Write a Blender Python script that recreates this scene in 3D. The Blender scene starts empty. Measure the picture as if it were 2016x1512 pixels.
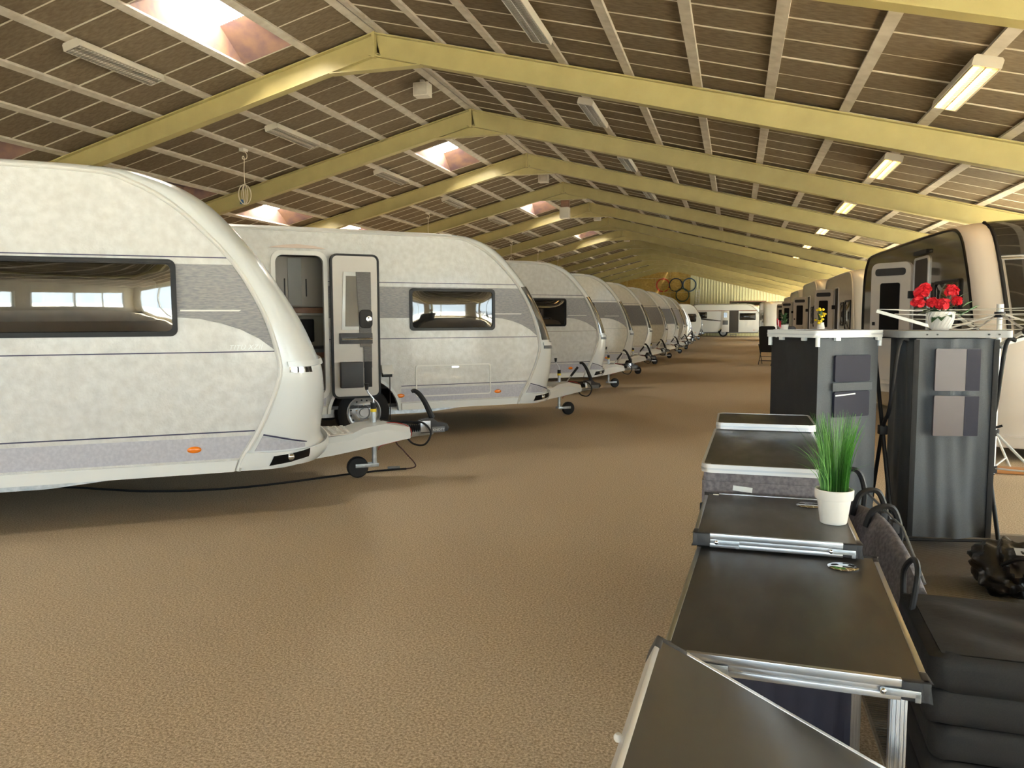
import bpy, bmesh, math, random
from mathutils import Vector, Matrix
random.seed(7)
PI = math.pi
sc = bpy.context.scene
COL = sc.collection
R = math.radians

# ------------------------------------------------------------------ camera
CAM = Vector((0, 0, 1.48))
FPX, YAW, PITCH, ROLL = 1540.0, R(15.920), R(4.735), R(-0.199)
fw = Vector((-math.sin(YAW) * math.cos(PITCH), math.cos(YAW) * math.cos(PITCH), -math.sin(PITCH)))
rt = Vector((math.cos(YAW), math.sin(YAW), 0)); up = rt.cross(fw)
rt, up = rt * math.cos(ROLL) + up * math.sin(ROLL), up * math.cos(ROLL) - rt * math.sin(ROLL)
cd = bpy.data.cameras.new('camera'); cam = bpy.data.objects.new('camera', cd); COL.objects.link(cam)
cd.sensor_width = 36.0; cd.lens = FPX / 2016 * 36.0; cd.clip_start = 0.05; cd.clip_end = 400
m = Matrix((rt, up, -fw)).transposed().to_4x4(); m.translation = CAM; cam.matrix_world = m
sc.camera = cam

# ------------------------------------------------------------------ sky and exposure
w = bpy.data.worlds.new('World'); sc.world = w; w.use_nodes = True
bg = w.node_tree.nodes['Background']
bg.inputs['Color'].default_value = (0.86, 0.93, 1.0, 1)
bg.inputs['Strength'].default_value = 6.3
vs = sc.view_settings
vs.view_transform = 'Standard'; vs.look = 'None'; vs.gamma = 1.0; vs.use_curve_mapping = False
vs.exposure = 0.78

sl_ = bpy.data.lights.new('sun', 'SUN'); sl_.energy = 105.0; sl_.angle = R(1.0); sl_.color = (1.0, 0.93, 0.82)
sun = bpy.data.objects.new('sun', sl_); COL.objects.link(sun)
sun.rotation_euler = (R(6), R(27), 0)          # high sun on the right of the hall

# ------------------------------------------------------------------ hall dimensions
AX, AZ, SL = -5.335, 5.7986, 0.2512           # ridge x, ridge height (rafter top), roof slope
Y0, YE = -8.0, 69.75                          # rear wall behind the camera, end wall
XL, XR = -16.9, 6.2
F0, BAY = 6.714, 4.5
K = math.sqrt(1 + SL * SL)
def roof_pt(side, d, y, dz=0.0):
    """point on the roof plane: d metres down the slope from the ridge, dz along the roof normal"""
    nx, nz = side * SL / K, 1 / K
    return Vector((AX + side * d / K + nx * dz, y, AZ - SL * d / K + nz * dz))

def portal(name, loc, rot, sx, sy):
    l = bpy.data.lights.new(name, 'AREA'); l.shape = 'RECTANGLE'; l.size = sx; l.size_y = sy
    l.cycles.is_portal = True
    o = bpy.data.objects.new(name, l); o.location = loc; o.rotation_euler = rot; COL.objects.link(o)
portal('daylight_portal_rear', ((XL + XR) / 2, Y0 - 0.22, 1.75), (PI / 2, 0, 0), 22.6, 2.1)
portal('daylight_portal_right', (XR + 0.22, (Y0 + YE) / 2, 1.55), (0, PI / 2, 0), 2.5, 74.0)

# ------------------------------------------------------------------ helpers
def s2l(c):
    return tuple(((v / 255) / 12.92 if v / 255 <= 0.04045 else ((v / 255 + 0.055) / 1.055) ** 2.4) for v in c)
MATS = {}
def mat(name, rgb, rough=0.5, metal=0.0, noise=None, bump=None, spec=0.5, emit=None, rgb2=None, coat=0, alpha=None, stretch=None):
    """rgb in sRGB 0-255. noise=(scale, detail, contrast_lo, contrast_hi); rgb2 second colour; bump=(scale, strength)"""
    if name in MATS: return MATS[name]
    M = bpy.data.materials.new(name); M.use_nodes = True; MATS[name] = M
    nt = M.node_tree; b = nt.nodes['Principled BSDF']
    c = s2l(rgb) + (1,)
    b.inputs['Base Color'].default_value = c
    b.inputs['Roughness'].default_value = rough; b.inputs['Metallic'].default_value = metal
    b.inputs['Specular IOR Level'].default_value = spec
    if coat: b.inputs['Coat Weight'].default_value = coat; b.inputs['Coat Roughness'].default_value = 0.06
    if emit:
        b.inputs['Emission Color'].default_value = s2l(emit[0]) + (1,); b.inputs['Emission Strength'].default_value = emit[1]
    vec = None
    if noise or bump:
        tc = nt.nodes.new('ShaderNodeTexCoord'); vec = tc.outputs['Object']
        if stretch:
            mp = nt.nodes.new('ShaderNodeMapping'); mp.inputs['Scale'].default_value = stretch
            nt.links.new(vec, mp.inputs['Vector']); vec = mp.outputs['Vector']
    if noise:
        n = nt.nodes.new('ShaderNodeTexNoise'); n.inputs['Scale'].default_value = noise[0]; n.inputs['Detail'].default_value = noise[1]
        nt.links.new(vec, n.inputs['Vector'])
        rp = nt.nodes.new('ShaderNodeValToRGB')
        rp.color_ramp.elements[0].position = noise[2]; rp.color_ramp.elements[1].position = noise[3]
        rp.color_ramp.elements[0].color = c; rp.color_ramp.elements[1].color = s2l(rgb2) + (1,)
        nt.links.new(n.outputs['Fac'], rp.inputs['Fac']); nt.links.new(rp.outputs['Color'], b.inputs['Base Color'])
    if bump:
        n2 = nt.nodes.new('ShaderNodeTexNoise'); n2.inputs['Scale'].default_value = bump[0]; n2.inputs['Detail'].default_value = 4
        nt.links.new(vec, n2.inputs['Vector'])
        bp = nt.nodes.new('ShaderNodeBump'); bp.inputs['Strength'].default_value = bump[1]; bp.inputs['Distance'].default_value = 0.01
        nt.links.new(n2.outputs['Fac'], bp.inputs['Height']); nt.links.new(bp.outputs['Normal'], b.inputs['Normal'])
    return M
def glassy(name, rgb, fac, rough=0.02):
    """tinted pane: part transparent, part glossy"""
    if name in MATS: return MATS[name]
    M = bpy.data.materials.new(name); M.use_nodes = True; MATS[name] = M
    nt = M.node_tree; nt.nodes.clear()
    out = nt.nodes.new('ShaderNodeOutputMaterial'); mx = nt.nodes.new('ShaderNodeMixShader')
    t = nt.nodes.new('ShaderNodeBsdfTransparent'); t.inputs['Color'].default_value = s2l(rgb) + (1,)
    g = nt.nodes.new('ShaderNodeBsdfGlossy'); g.inputs['Roughness'].default_value = rough
    g.inputs['Color'].default_value = (1, 1, 1, 1)
    mx.inputs['Fac'].default_value = fac
    nt.links.new(t.outputs[0], mx.inputs[1]); nt.links.new(g.outputs[0], mx.inputs[2]); nt.links.new(mx.outputs[0], out.inputs['Surface'])
    return M

class MB:
    """collects geometry, builds ONE mesh object"""
    def __init__(s): s.v = []; s.f = []
    def add(s, vs, fs):
        b = len(s.v); s.v += [Vector(p) for p in vs]; s.f += [tuple(i + b for i in f) for f in fs]; return s
    def box(s, c, d, rz=0, M=None):
        x, y, z = d[0] / 2, d[1] / 2, d[2] / 2
        pts = [Vector((sx * x, sy * y, sz * z)) for sx in (-1, 1) for sy in (-1, 1) for sz in (-1, 1)]
        T = M if M else Matrix.Rotation(rz, 3, 'Z')
        return s.add([T @ p + Vector(c) for p in pts], [(0, 1, 3, 2), (4, 6, 7, 5), (0, 4, 5, 1), (2, 3, 7, 6), (0, 2, 6, 4), (1, 5, 7, 3)])
    def quad(s, a, b, c, d): return s.add([a, b, c, d], [(0, 1, 2, 3)])
    def prism(s, poly, y0, y1, axis='y'):
        """poly of (a, b); extruded along axis"""
        n = len(poly)
        def P(a, b, t): return {'y': (a, t, b), 'z': (a, b, t), 'x': (t, a, b)}[axis]
        vs_ = [P(a, b, y0) for a, b in poly] + [P(a, b, y1) for a, b in poly]
        fs = [(i, (i + 1) % n, n + (i + 1) % n, n + i) for i in range(n)] + [tuple(range(n))[::-1], tuple(range(n, 2 * n))]
        return s.add(vs_, fs)
    def ring(s, outer, inner, y0, y1, axis='y'):
        n = len(outer)
        def P(a, b, t): return {'y': (a, t, b), 'z': (a, b, t), 'x': (t, a, b)}[axis]
        vs_ = [P(a, b, y0) for a, b in outer] + [P(a, b, y0) for a, b in inner] + [P(a, b, y1) for a, b in outer] + [P(a, b, y1) for a, b in inner]
        fs = []
        for i in range(n):
            j = (i + 1) % n
            fs += [(i, j, n + j, n + i), (2 * n + i, 3 * n + i, 3 * n + j, 2 * n + j), (i, 2 * n + i, 2 * n + j, j), (n + i, n + j, 3 * n + j, 3 * n + i)]
        return s.add(vs_, fs)
    def tube(s, pts, r, seg=8, closed=False, cap=True):
        pts = [Vector(p) for p in pts]; n = len(pts); rs = r if isinstance(r, (list, tuple)) else [r] * n
        vs_ = []; nrm = None
        for i, p in enumerate(pts):
            if closed: d = (pts[(i + 1) % n] - pts[i - 1])
            else: d = pts[min(i + 1, n - 1)] - pts[max(i - 1, 0)]
            d.normalize()
            if nrm is None:
                a = Vector((0, 0, 1)) if abs(d.z) < 0.9 else Vector((1, 0, 0)); nrm = d.cross(a).normalized()
            else:
                nrm = (nrm - d * nrm.dot(d)); nrm = nrm.normalized() if nrm.length > 1e-6 else d.orthogonal().normalized()
            bn = d.cross(nrm)
            for k in range(seg):
                a = 2 * PI * k / seg; vs_.append(p + nrm * (math.cos(a) * rs[i]) + bn * (math.sin(a) * rs[i]))
        fs = []
        for i in range(n if closed else n - 1):
            i2 = (i + 1) % n
            for k in range(seg): fs.append((i * seg + k, i * seg + (k + 1) % seg, i2 * seg + (k + 1) % seg, i2 * seg + k))
        if cap and not closed: fs += [tuple(range(seg))[::-1], tuple((n - 1) * seg + k for k in range(seg))]
        return s.add(vs_, fs)
    def lathe(s, prof, c=(0, 0, 0), seg=24, axis='z', cap0=True):
        """prof of (r, h)"""
        vs_ = []; c = Vector(c)
        for r_, h in prof:
            for k in range(seg):
                a = 2 * PI * k / seg; x, y = r_ * math.cos(a), r_ * math.sin(a)
                vs_.append(c + Vector({'z': (x, y, h), 'y': (x, h, y), 'x': (h, x, y)}[axis]))
        fs = []
        for i in range(len(prof) - 1):
            for k in range(seg): fs.append((i * seg + k, i * seg + (k + 1) % seg, (i + 1) * seg + (k + 1) % seg, (i + 1) * seg + k))
        if cap0 and prof[0][0] > 1e-5: fs.append(tuple(range(seg))[::-1])
        if prof[-1][0] > 1e-5: fs.append(tuple((len(prof) - 1) * seg + k for k in range(seg)))
        return s.add(vs_, fs)
    def cyl(s, a, b, r, seg=14): return s.tube([a, b], r, seg)
    def ball(s, c, r, seg=12, sq=(1, 1, 1)):
        c = Vector(c); vs_ = []; fs = []; n = seg // 2
        for i in range(n + 1):
            t = PI * i / n
            for k in range(seg):
                a = 2 * PI * k / seg
                vs_.append(c + Vector((r * sq[0] * math.sin(t) * math.cos(a), r * sq[1] * math.sin(t) * math.sin(a), r * sq[2] * math.cos(t))))
        for i in range(n):
            for k in range(seg): fs.append((i * seg + k, (i + 1) * seg + k, (i + 1) * seg + (k + 1) % seg, i * seg + (k + 1) % seg))
        return s.add(vs_, fs)
    def grid(s, P, close=False):
        """P[i][j] points"""
        n, m_ = len(P), len(P[0])
        return s.add([p for row in P for p in row], [(i * m_ + j, (i + 1) * m_ + j, (i + 1) * m_ + j + 1, i * m_ + j + 1) for i in range(n - 1) for j in range(m_ - 1)])
    def mesh(s, name, material, smooth=35, bevel=0):
        me = bpy.data.meshes.new(name); me.from_pydata(s.v, [], s.f); me.update()
        bm = bmesh.new(); bm.from_mesh(me)
        bmesh.ops.remove_doubles(bm, verts=bm.verts, dist=1e-6)
        if bevel:
            es = [e for e in bm.edges if len(e.link_faces) == 2 and e.calc_face_angle(0) > 0.6]
            bmesh.ops.bevel(bm, geom=es, offset=bevel, segments=2, affect='EDGES', profile=0.6)
        bmesh.ops.recalc_face_normals(bm, faces=bm.faces)
        bm.to_mesh(me); bm.free()
        if smooth:
            me.polygons.foreach_set('use_smooth', [True] * len(me.polygons)); me.set_sharp_from_angle(angle=R(smooth))
        me.materials.append(material); me.update()
        return me
    def build(s, name, material, parent=None, smooth=35, bevel=0, loc=None, rz=0):
        o = bpy.data.objects.new(name, s.mesh(name, material, smooth, bevel)); COL.objects.link(o)
        if parent: o.parent = parent
        if loc is not None: o.location = loc
        o.rotation_euler.z = rz
        return o
def tag(o, label=None, cat=None, group=None, kind=None):
    if label: o['label'] = label
    if cat: o['category'] = cat
    if group: o['group'] = group
    if kind: o['kind'] = kind
    return o
def thing(name, label, cat, loc=(0, 0, 0), rz=0, group=None):
    o = bpy.data.objects.new(name, None); o.empty_display_size = 0.1; COL.objects.link(o)
    o.location = loc; o.rotation_euler.z = rz
    return tag(o, label, cat, group)
def inst(name, me, parent=None, loc=None, M=None):
    o = bpy.data.objects.new(name, me); COL.objects.link(o)
    if parent: o.parent = parent
    if M is not None: o.matrix_local = M
    if loc is not None: o.location = loc
    return o
def copy_tree(o, parent=None):
    c = o.copy(); COL.objects.link(c); c.parent = parent
    for ch in o.children: copy_tree(ch, c)
    return c
def rrect(x0, x1, z0, z1, r, n=5):
    pts = []
    for cx, cz, a0 in ((x1 - r, z0 + r, -PI / 2), (x1 - r, z1 - r, 0), (x0 + r, z1 - r, PI / 2), (x0 + r, z0 + r, PI)):
        for k in range(n + 1):
            a = a0 + PI / 2 * k / n; pts.append((cx + r * math.cos(a), cz + r * math.sin(a)))
    return pts
def spline(P, n=6):
    P = [Vector(p) for p in P]; out = []
    for i in range(len(P) - 1):
        a = P[max(i - 1, 0)]; b = P[i]; c = P[i + 1]; d = P[min(i + 2, len(P) - 1)]
        for k in range(n):
            t = k / n
            out.append(0.5 * ((2 * b) + (c - a) * t + (2 * a - 5 * b + 4 * c - d) * t * t + (3 * b - a - 3 * c + d) * t ** 3))
    out.append(P[-1]); return out
def text_mesh(name, body, size, material, parent, M, extrude=0.0008, shear=0.0, spacing=1.0, bold=0.0):
    cu = bpy.data.curves.new(name, 'FONT'); cu.body = body; cu.size = size; cu.extrude = extrude; cu.shear = shear
    cu.space_character = spacing; cu.offset = bold; cu.resolution_u = 3
    t = bpy.data.objects.new(name + '_tmp', cu); COL.objects.link(t)
    dg = bpy.context.evaluated_depsgraph_get(); me = bpy.data.meshes.new_from_object(t.evaluated_get(dg))
    bpy.data.objects.remove(t); bpy.data.curves.remove(cu)
    me.materials.clear(); me.materials.append(material); me.name = name
    o = bpy.data.objects.new(name, me); COL.objects.link(o); o.parent = parent; o.matrix_local = M
    return o

# ------------------------------------------------------------------ materials
m_floor = mat('floor_granulate', (160, 138, 108), 0.62, noise=(95, 3, 0.36, 0.66), rgb2=(220, 201, 172), bump=(160, 0.5), spec=0.35)
m_panel = mat('woodwool_board', (102, 88, 68), 0.95, noise=(9, 8, 0.3, 0.75), rgb2=(130, 114, 92), bump=(30, 0.6), spec=0.1, stretch=(1, 3, 1))
m_batten = mat('white_batten', (214, 203, 180), 0.6)
m_purlin = mat('grey_purlin', (205, 195, 178), 0.7, noise=(6, 5, 0.35, 0.7), rgb2=(182, 170, 150))
m_beam = mat('yellow_paint', (166, 151, 96), 0.45, noise=(3, 6, 0.3, 0.8), rgb2=(178, 163, 106), bump=(12, 0.08))
m_white = mat('white_plastic', (226, 229, 228), 0.22, coat=0.4)
m_ivory = mat('ivory_trim', (226, 225, 220), 0.35)
m_side = mat('hammered_side_sheet', (198, 197, 193), 0.34, noise=(14, 6, 0.35, 0.7), rgb2=(213, 213, 210), bump=(55, 0.35), coat=0.25)
m_side2 = mat('hammered_side_sheet_beige', (200, 195, 180), 0.36, noise=(14, 6, 0.35, 0.7), rgb2=(212, 207, 194), bump=(55, 0.35), coat=0.2)
m_band = mat('grey_linen_print', (122, 122, 128), 0.5, noise=(40, 5, 0.35, 0.65), rgb2=(150, 148, 146), bump=(90, 0.2), stretch=(0.5, 1, 2.5))
m_banddk = mat('dark_grey_print', (84, 82, 80), 0.5, noise=(40, 5, 0.35, 0.65), rgb2=(104, 101, 98), stretch=(0.5, 1, 2.5))
m_lowband = mat('lavender_grey_print', (176, 176, 186), 0.4, noise=(40, 4, 0.4, 0.7), rgb2=(190, 190, 198))
m_line = mat('dark_blue_line', (56, 54, 82), 0.5)
m_lineg = mat('grey_line', (150, 146, 140), 0.5)
m_black = mat('black_rubber', (24, 23, 24), 0.55, spec=0.4)
m_blackg = mat('black_gloss', (9, 8, 8), 0.35, spec=0.25)
m_glassd = mat('dark_acrylic', (34, 32, 30), 0.04, spec=0.9, coat=0.6)
m_glassg = mat('grey_acrylic', (92, 92, 90), 0.06, spec=0.9, coat=0.5)
m_paneC1 = glassy('clear_acrylic', (158, 156, 152), 0.12)
m_chrome = mat('chrome', (224, 226, 230), 0.08, metal=1.0)
m_alu = mat('aluminium', (204, 208, 214), 0.3, metal=1.0)
m_aluw = mat('satin_aluminium', (222, 223, 224), 0.34, metal=0.6)
m_galv = mat('galvanised', (176, 184, 190), 0.38, metal=0.85, noise=(18, 5, 0.4, 0.65), rgb2=(206, 212, 218))
m_orange = mat('orange_lens', (240, 126, 20), 0.2, emit=None, coat=0.6)
m_tyre = mat('tyre', (22, 21, 21), 0.8)
m_rim = mat('steel_rim', (186, 188, 190), 0.32, metal=0.7)
m_red = mat('red_cable', (170, 34, 28), 0.5)
m_yellow = mat('yellow_tape', (232, 206, 40), 0.5)
m_grey = mat('grey_plastic', (110, 113, 116), 0.5)
m_dkgrey = mat('dark_grey_plastic', (54, 54, 56), 0.5)
m_beige = mat('beige_laminate', (206, 201, 194), 0.45)
m_taupe = mat('taupe_laminate', (150, 144, 136), 0.4)
m_wood = mat('brown_wood', (120, 84, 62), 0.45, noise=(5, 6, 0.3, 0.7), rgb2=(146, 104, 80), stretch=(1, 1, 8))
m_curtain = mat('grey_curtain', (168, 168, 166), 0.9)
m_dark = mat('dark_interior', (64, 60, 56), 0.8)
m_tabletop = mat('dark_laminate', (50, 48, 45), 0.36, noise=(2.2, 7, 0.3, 0.75), rgb2=(60, 58, 54), spec=0.45, stretch=(1, 0.35, 1))
nt = m_tabletop.node_tree; b_ = nt.nodes['Principled BSDF']; n_ = nt.nodes.new('ShaderNodeTexNoise'); n_.inputs['Scale'].default_value = 5.0; n_.inputs['Detail'].default_value = 6
r_ = nt.nodes.new('ShaderNodeMapRange'); r_.inputs['From Min'].default_value = .35; r_.inputs['From Max'].default_value = .7; r_.inputs['To Min'].default_value = .28; r_.inputs['To Max'].default_value = .52
mp_ = next(n for n in nt.nodes if n.type == 'MAPPING'); nt.links.new(mp_.outputs['Vector'], n_.inputs['Vector']); nt.links.new(n_.outputs['Fac'], r_.inputs['Value']); nt.links.new(r_.outputs['Result'], b_.inputs['Roughness'])
m_fab = mat('charcoal_fabric', (62, 66, 70), 0.75, bump=(7, 0.25), noise=(300, 2, 0.4, 0.6), rgb2=(70, 74, 78))
m_fabg = mat('grey_fabric', (84, 88, 92), 0.75, bump=(7, 0.25), noise=(300, 2, 0.4, 0.6), rgb2=(92, 96, 100))
m_fabk = mat('black_fabric', (24, 23, 23), 0.75, bump=(9, 0.4), noise=(300, 2, 0.4, 0.6), rgb2=(30, 29, 29))
m_denim = mat('grey_marl_fabric', (98, 94, 98), 0.85, noise=(60, 5, 0.35, 0.65), rgb2=(126, 121, 124), bump=(9, 0.3))
m_navy = mat('navy_fabric', (36, 36, 52), 0.7)
m_ceramic = mat('white_ceramic', (238, 234, 226), 0.35)
m_soil = mat('soil', (70, 52, 36), 0.95)
m_grass = mat('grass_green', (48, 112, 40), 0.5, noise=(8, 3, 0.35, 0.7), rgb2=(104, 164, 66))
m_leaf = mat('leaf_green', (48, 78, 46), 0.45, noise=(20, 3, 0.35, 0.7), rgb2=(70, 104, 60))
m_leafl = mat('eucalyptus_green', (120, 168, 128), 0.5)
m_rose = mat('rose_red', (206, 24, 40), 0.55, noise=(30, 3, 0.3, 0.7), rgb2=(232, 44, 56))
m_yflower = mat('yellow_flower', (236, 206, 36), 0.6)
m_mat = mat('woven_mat', (138, 126, 110), 0.9, noise=(70, 4, 0.35, 0.65), rgb2=(154, 142, 124))
m_osb = mat('chipboard_yellow', (190, 160, 84), 0.85, noise=(5, 8, 0.3, 0.72), rgb2=(150, 118, 52), stretch=(1, 1, 2))
m_corr = mat('cream_sheet', (222, 218, 176), 0.5)
m_wallw = mat('white_wall', (214, 208, 192), 0.8)
m_wallg = mat('concrete_plinth', (150, 146, 138), 0.9)
m_lampw = mat('lamp_housing', (222, 212, 194), 0.5)
m_lampoff = mat('tube_off', (228, 220, 206), 0.35)
m_lampon = mat('tube_on', (255, 232, 180), 0.3, emit=((255, 206, 130), 14.0))
m_louvre = mat('bright_louvre', (216, 212, 204), 0.22, metal=0.8)
m_sky = mat('skylight_sheet', (250, 248, 240), 0.6, emit=((255, 250, 238), 30.0))
m_skyoff = mat('skylight_sheet_unlit', (92, 74, 84), 0.5)  # unlit sheets: dimness put into a purple colour, no emission
m_shaft = mat('skylight_shaft', (150, 116, 92), 0.7, noise=(4, 5, 0.3, 0.7), rgb2=(112, 88, 90))
m_pane = glassy('window_glass', (245, 250, 250), 0.06)
m_yard = mat('pale_paving', (178, 174, 166), 0.9)
m_plug = mat('blue_plug', (40, 96, 150), 0.4)
m_cord = mat('white_cord', (226, 214, 190), 0.6)
m_bagplastic = mat('black_crinkled', (30, 28, 26), 0.3, bump=(14, 0.9), noise=(8, 5, 0.35, 0.7), rgb2=(46, 42, 36))

ORD = ['nearest', 'second', 'third', 'fourth', 'fifth', 'sixth', 'seventh', 'eighth', 'ninth', 'tenth', 'eleventh', 'twelfth', 'thirteenth', 'fourteenth', 'fifteenth', 'sixteenth', 'seventeenth']
def project(p):
    v = Vector(p) - CAM; z = v.dot(fw)
    return (1008 + FPX * v.dot(rt) / z, 756 - FPX * v.dot(up) / z, z) if z > 0.1 else None

# ================================================================== STRUCTURE
fl = MB().box(((XL + XR) / 2, (Y0 + YE) / 2, -0.1), (XR - XL + 0.6, YE - Y0 + 0.6, 0.2)).build('floor', m_floor, smooth=0); tag(fl, kind='structure')
yd = MB().box((0, 30, -0.26), (160, 200, 0.1)).build('floor_yard', m_yard, smooth=0); tag(yd, kind='structure')
def eave(x): return AZ - SL * abs(x - AX)
def wall_y(name, y, t, openings, material):
    """gable wall across the hall at y with rectangular openings (x0,x1,z0,z1)"""
    mb = MB(); xs = sorted({XL, XR, AX} | {o[0] for o in openings} | {o[1] for o in openings})
    for a, b in zip(xs, xs[1:]):
        ops = [o for o in openings if o[0] <= a and o[1] >= b]
        z = 0.0
        for o in ops:
            if o[2] > z: mb.prism([(a, z), (b, z), (b, o[2]), (a, o[2])], y - t / 2, y + t / 2)
            z = o[3]
        mb.prism([(a, z), (b, z), (b, eave(b) + 0.45), (a, eave(a) + 0.45)], y - t / 2, y + t / 2)
    return tag(mb.build(name, material, smooth=0), kind='structure')
rear_open = []
for i in range(5):
    a = XL + 0.8 + i * 4.4; b = a + 4.0; rear_open.append((a, b, 0.8, 2.65))
wall_y('wall_rear', Y0 - 0.1, 0.2, rear_open, m_wallw)
nwin = 0
def window(p0, p1, z0, z1, nmul):
    """glazed window between two points on plan"""
    global nwin; nwin += 1
    a, b = Vector((*p0, 0)), Vector((*p1, 0)); d = b - a; L = d.length; ang = math.atan2(d.y, d.x)
    g = MB().box((L / 2, 0, (z0 + z1) / 2), (L, 0.012, z1 - z0)).build('window_%d' % nwin, m_pane, loc=a, rz=ang, smooth=0); tag(g, kind='structure')
    f = MB()
    f.box((L / 2, 0, z0 + 0.04), (L, 0.08, 0.08)).box((L / 2, 0, z1 - 0.04), (L, 0.08, 0.08))
    for k in range(nmul + 1): f.box((0.04 + (L - 0.08) * k / nmul, 0, (z0 + z1) / 2), (0.07, 0.08, z1 - z0))
    f.build('window_frame', m_white, g, smooth=0)
for o in rear_open: window((o[0], Y0 - 0.1), (o[1], Y0 - 0.1), o[2], o[3], 3)
mb = MB(); y = Y0; RW = []
while y < YE - 4:
    RW.append((y + 0.6, y + 4.0)); y += 4.5
zt = eave(XR) + 0.45
mb.box((XR + 0.1, (Y0 + 46) / 2, 0.175), (0.2, 46 - Y0, 0.35)); mb.box((XR + 0.1, (Y0 + YE) / 2, (2.7 + zt) / 2), (0.2, YE - Y0 + 0.4, zt - 2.7))
prev = Y0 - 0.2
for a, b in RW + [(YE + 0.2, 0)]:
    mb.box((XR + 0.1, (prev + a) / 2, 1.36), (0.2, a - prev, 2.72)); prev = b
tag(mb.build('wall_right', m_wallw, smooth=0), kind='structure')
for a, b in RW: window((XR + 0.1, a), (XR + 0.1, b), 0.35 if b < 46 else 0.0, 2.7, 2)  # far ones run down to the floor, lowered to brighten the far end
tag(MB().box((XL - 0.1, (Y0 + YE) / 2, zt / 2), (0.2, YE - Y0 + 0.4, zt)).build('wall_left', m_wallw, smooth=0), kind='structure')
# end wall: masonry slab, chipboard cladding on the left half, ribbed cream sheet on the right half
wb = wall_y('wall_back', YE + 0.2, 0.2, [(-0.5, 2.45, 2.55, 2.95)], m_wallw)
XS = -3.66
px = XL + 0.1; row = 0
chip = MB().prism([(0, 0), (1.2, 0), (1.2, 1.0), (0, 1.0)], -0.02, 0.0)
z = 0.0
while z < 5.7:                                   # chipboard sheets, 1.25 x 2.5 m
    h = 1.25; x = XL + 0.1 - (0 if row % 2 else 1.25)
    while x < XS:
        a, b = max(x, XL + 0.1), min(x + 2.5, XS)
        if b - a > 0.05:
            def top(xx): return min(z + h - 0.012, eave(xx) + 0.3)
            if top(a) > z or top(b) > z:
                pts = [(a + 0.006, z), (b - 0.006, z), (b - 0.006, max(top(b), z)), (a + 0.006, max(top(a), z))]
                MB().prism(pts, YE + 0.07, YE + 0.1).build('cladding_sheet', m_osb, wb, smooth=0)
        x += 2.5
    z += h; row += 1
pts = []; x = XS
cor = MB(); P0 = []; P1 = []
while x < XR - 0.05:
    for dx, dy in ((0, 0), (0.12, 0), (0.14, -0.035), (0.20, -0.035), (0.22, 0)):
        xx = min(x + dx, XR - 0.02); P0.append(Vector((xx, YE + 0.06 + dy, 0))); P1.append(Vector((xx, YE + 0.06 + dy, eave(xx) + 0.3)))
    x += 0.24
# split the sheet around the transom window
def strip(za, zb, x0, x1):
    rows = []
    for zz in (0, 1):
        rows.append([Vector((p.x, p.y, max(za, 0) if zz == 0 else (min(zb, eave(p.x) + 0.3)))) for p in P0 if x0 <= p.x <= x1])
    cor.grid(rows)
strip(0, 2.55, XS, XR); strip(2.55, 2.95, XS, -0.5); strip(2.55, 2.95, 2.45, XR); strip(2.95, 9, XS, XR)
c_ = cor.build('ribbed_sheet', m_corr, wb, smooth=0)
MB().box((XS, YE + 0.03, 2.6), (0.3, 0.05, 5.2)).build('corner_flashing', m_corr, wb, smooth=0)
MB().ring([(-0.5, 2.55), (2.45, 2.55), (2.45, 2.95), (-0.5, 2.95)], [(-0.44, 2.61), (2.39, 2.61), (2.39, 2.89), (-0.44, 2.89)], YE - 0.02, YE + 0.1).build('transom_frame', m_wood, wb, smooth=0)
MB().box((0.97, YE + 0.09, 2.75), (2.85, 0.02, 0.3)).build('transom_glass', m_glassd, wb, smooth=0)
d = MB().box((3.9, YE + 0.0, 1.2), (3.2, 0.06, 2.4)).build('door_1', m_white, smooth=0); tag(d, kind='structure')
for k in range(5): MB().box((3.9, YE - 0.035, 0.25 + k * 0.48), (3.1, 0.012, 0.44)).build('door_panel', m_white, d, bevel=0.004)
# ladder-like grey service rail next to the rings
rail = thing('wall_ladder', 'thin pale vertical rail on end wall beside the rings', 'ladder', (-3.2, YE - 0.06, 2.6))
for sx in (-0.12, 0.12): MB().tube([(sx, 0, -0.05), (sx, 0, 1.4)], 0.025).build('stile', m_aluw, rail)
for k in range(6): MB().tube([(-0.12, 0, 0.1 + k * 0.22), (0.12, 0, 0.1 + k * 0.22)], 0.018).build('rung', m_aluw, rail)

# ------------------------------------------------------------------ roof: deck, purlins, battens, boards, skylights
ceil = MB()
for sd in (-1, 1):
    e = 11.95
    a, b, c, dd = roof_pt(sd, -0.1, Y0 - 0.4, 0.5), roof_pt(sd, e, Y0 - 0.4, 0.5), roof_pt(sd, e, YE + 0.4, 0.5), roof_pt(sd, -0.1, YE + 0.4, 0.5)
    a2, b2, c2, d2 = [p + Vector((0, 0, 0.06)) for p in (a, b, c, dd)]
    ceil.add([a, b, c, dd, a2, b2, c2, d2], [(0, 1, 2, 3), (4, 7, 6, 5), (0, 4, 5, 1), (1, 5, 6, 2), (2, 6, 7, 3), (3, 7, 4, 0)])
ceil = tag(ceil.build('ceiling', m_panel, smooth=0), kind='structure')
PUR = {-1: [0.03 + 1.0 * k for k in range(12)], 1: [0.15 + 0.955 * k for k in range(13)]}
def slope_box(sd, d0, d1, y0, y1, z0, z1):
    mb = MB(); vs_ = [roof_pt(sd, d, y, z) for d in (d0, d1) for y in (y0, y1) for z in (z0, z1)]
    return mb.add(vs_, [(0, 1, 3, 2), (4, 6, 7, 5), (0, 4, 5, 1), (2, 3, 7, 6), (0, 2, 6, 4), (1, 5, 7, 3)])
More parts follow.
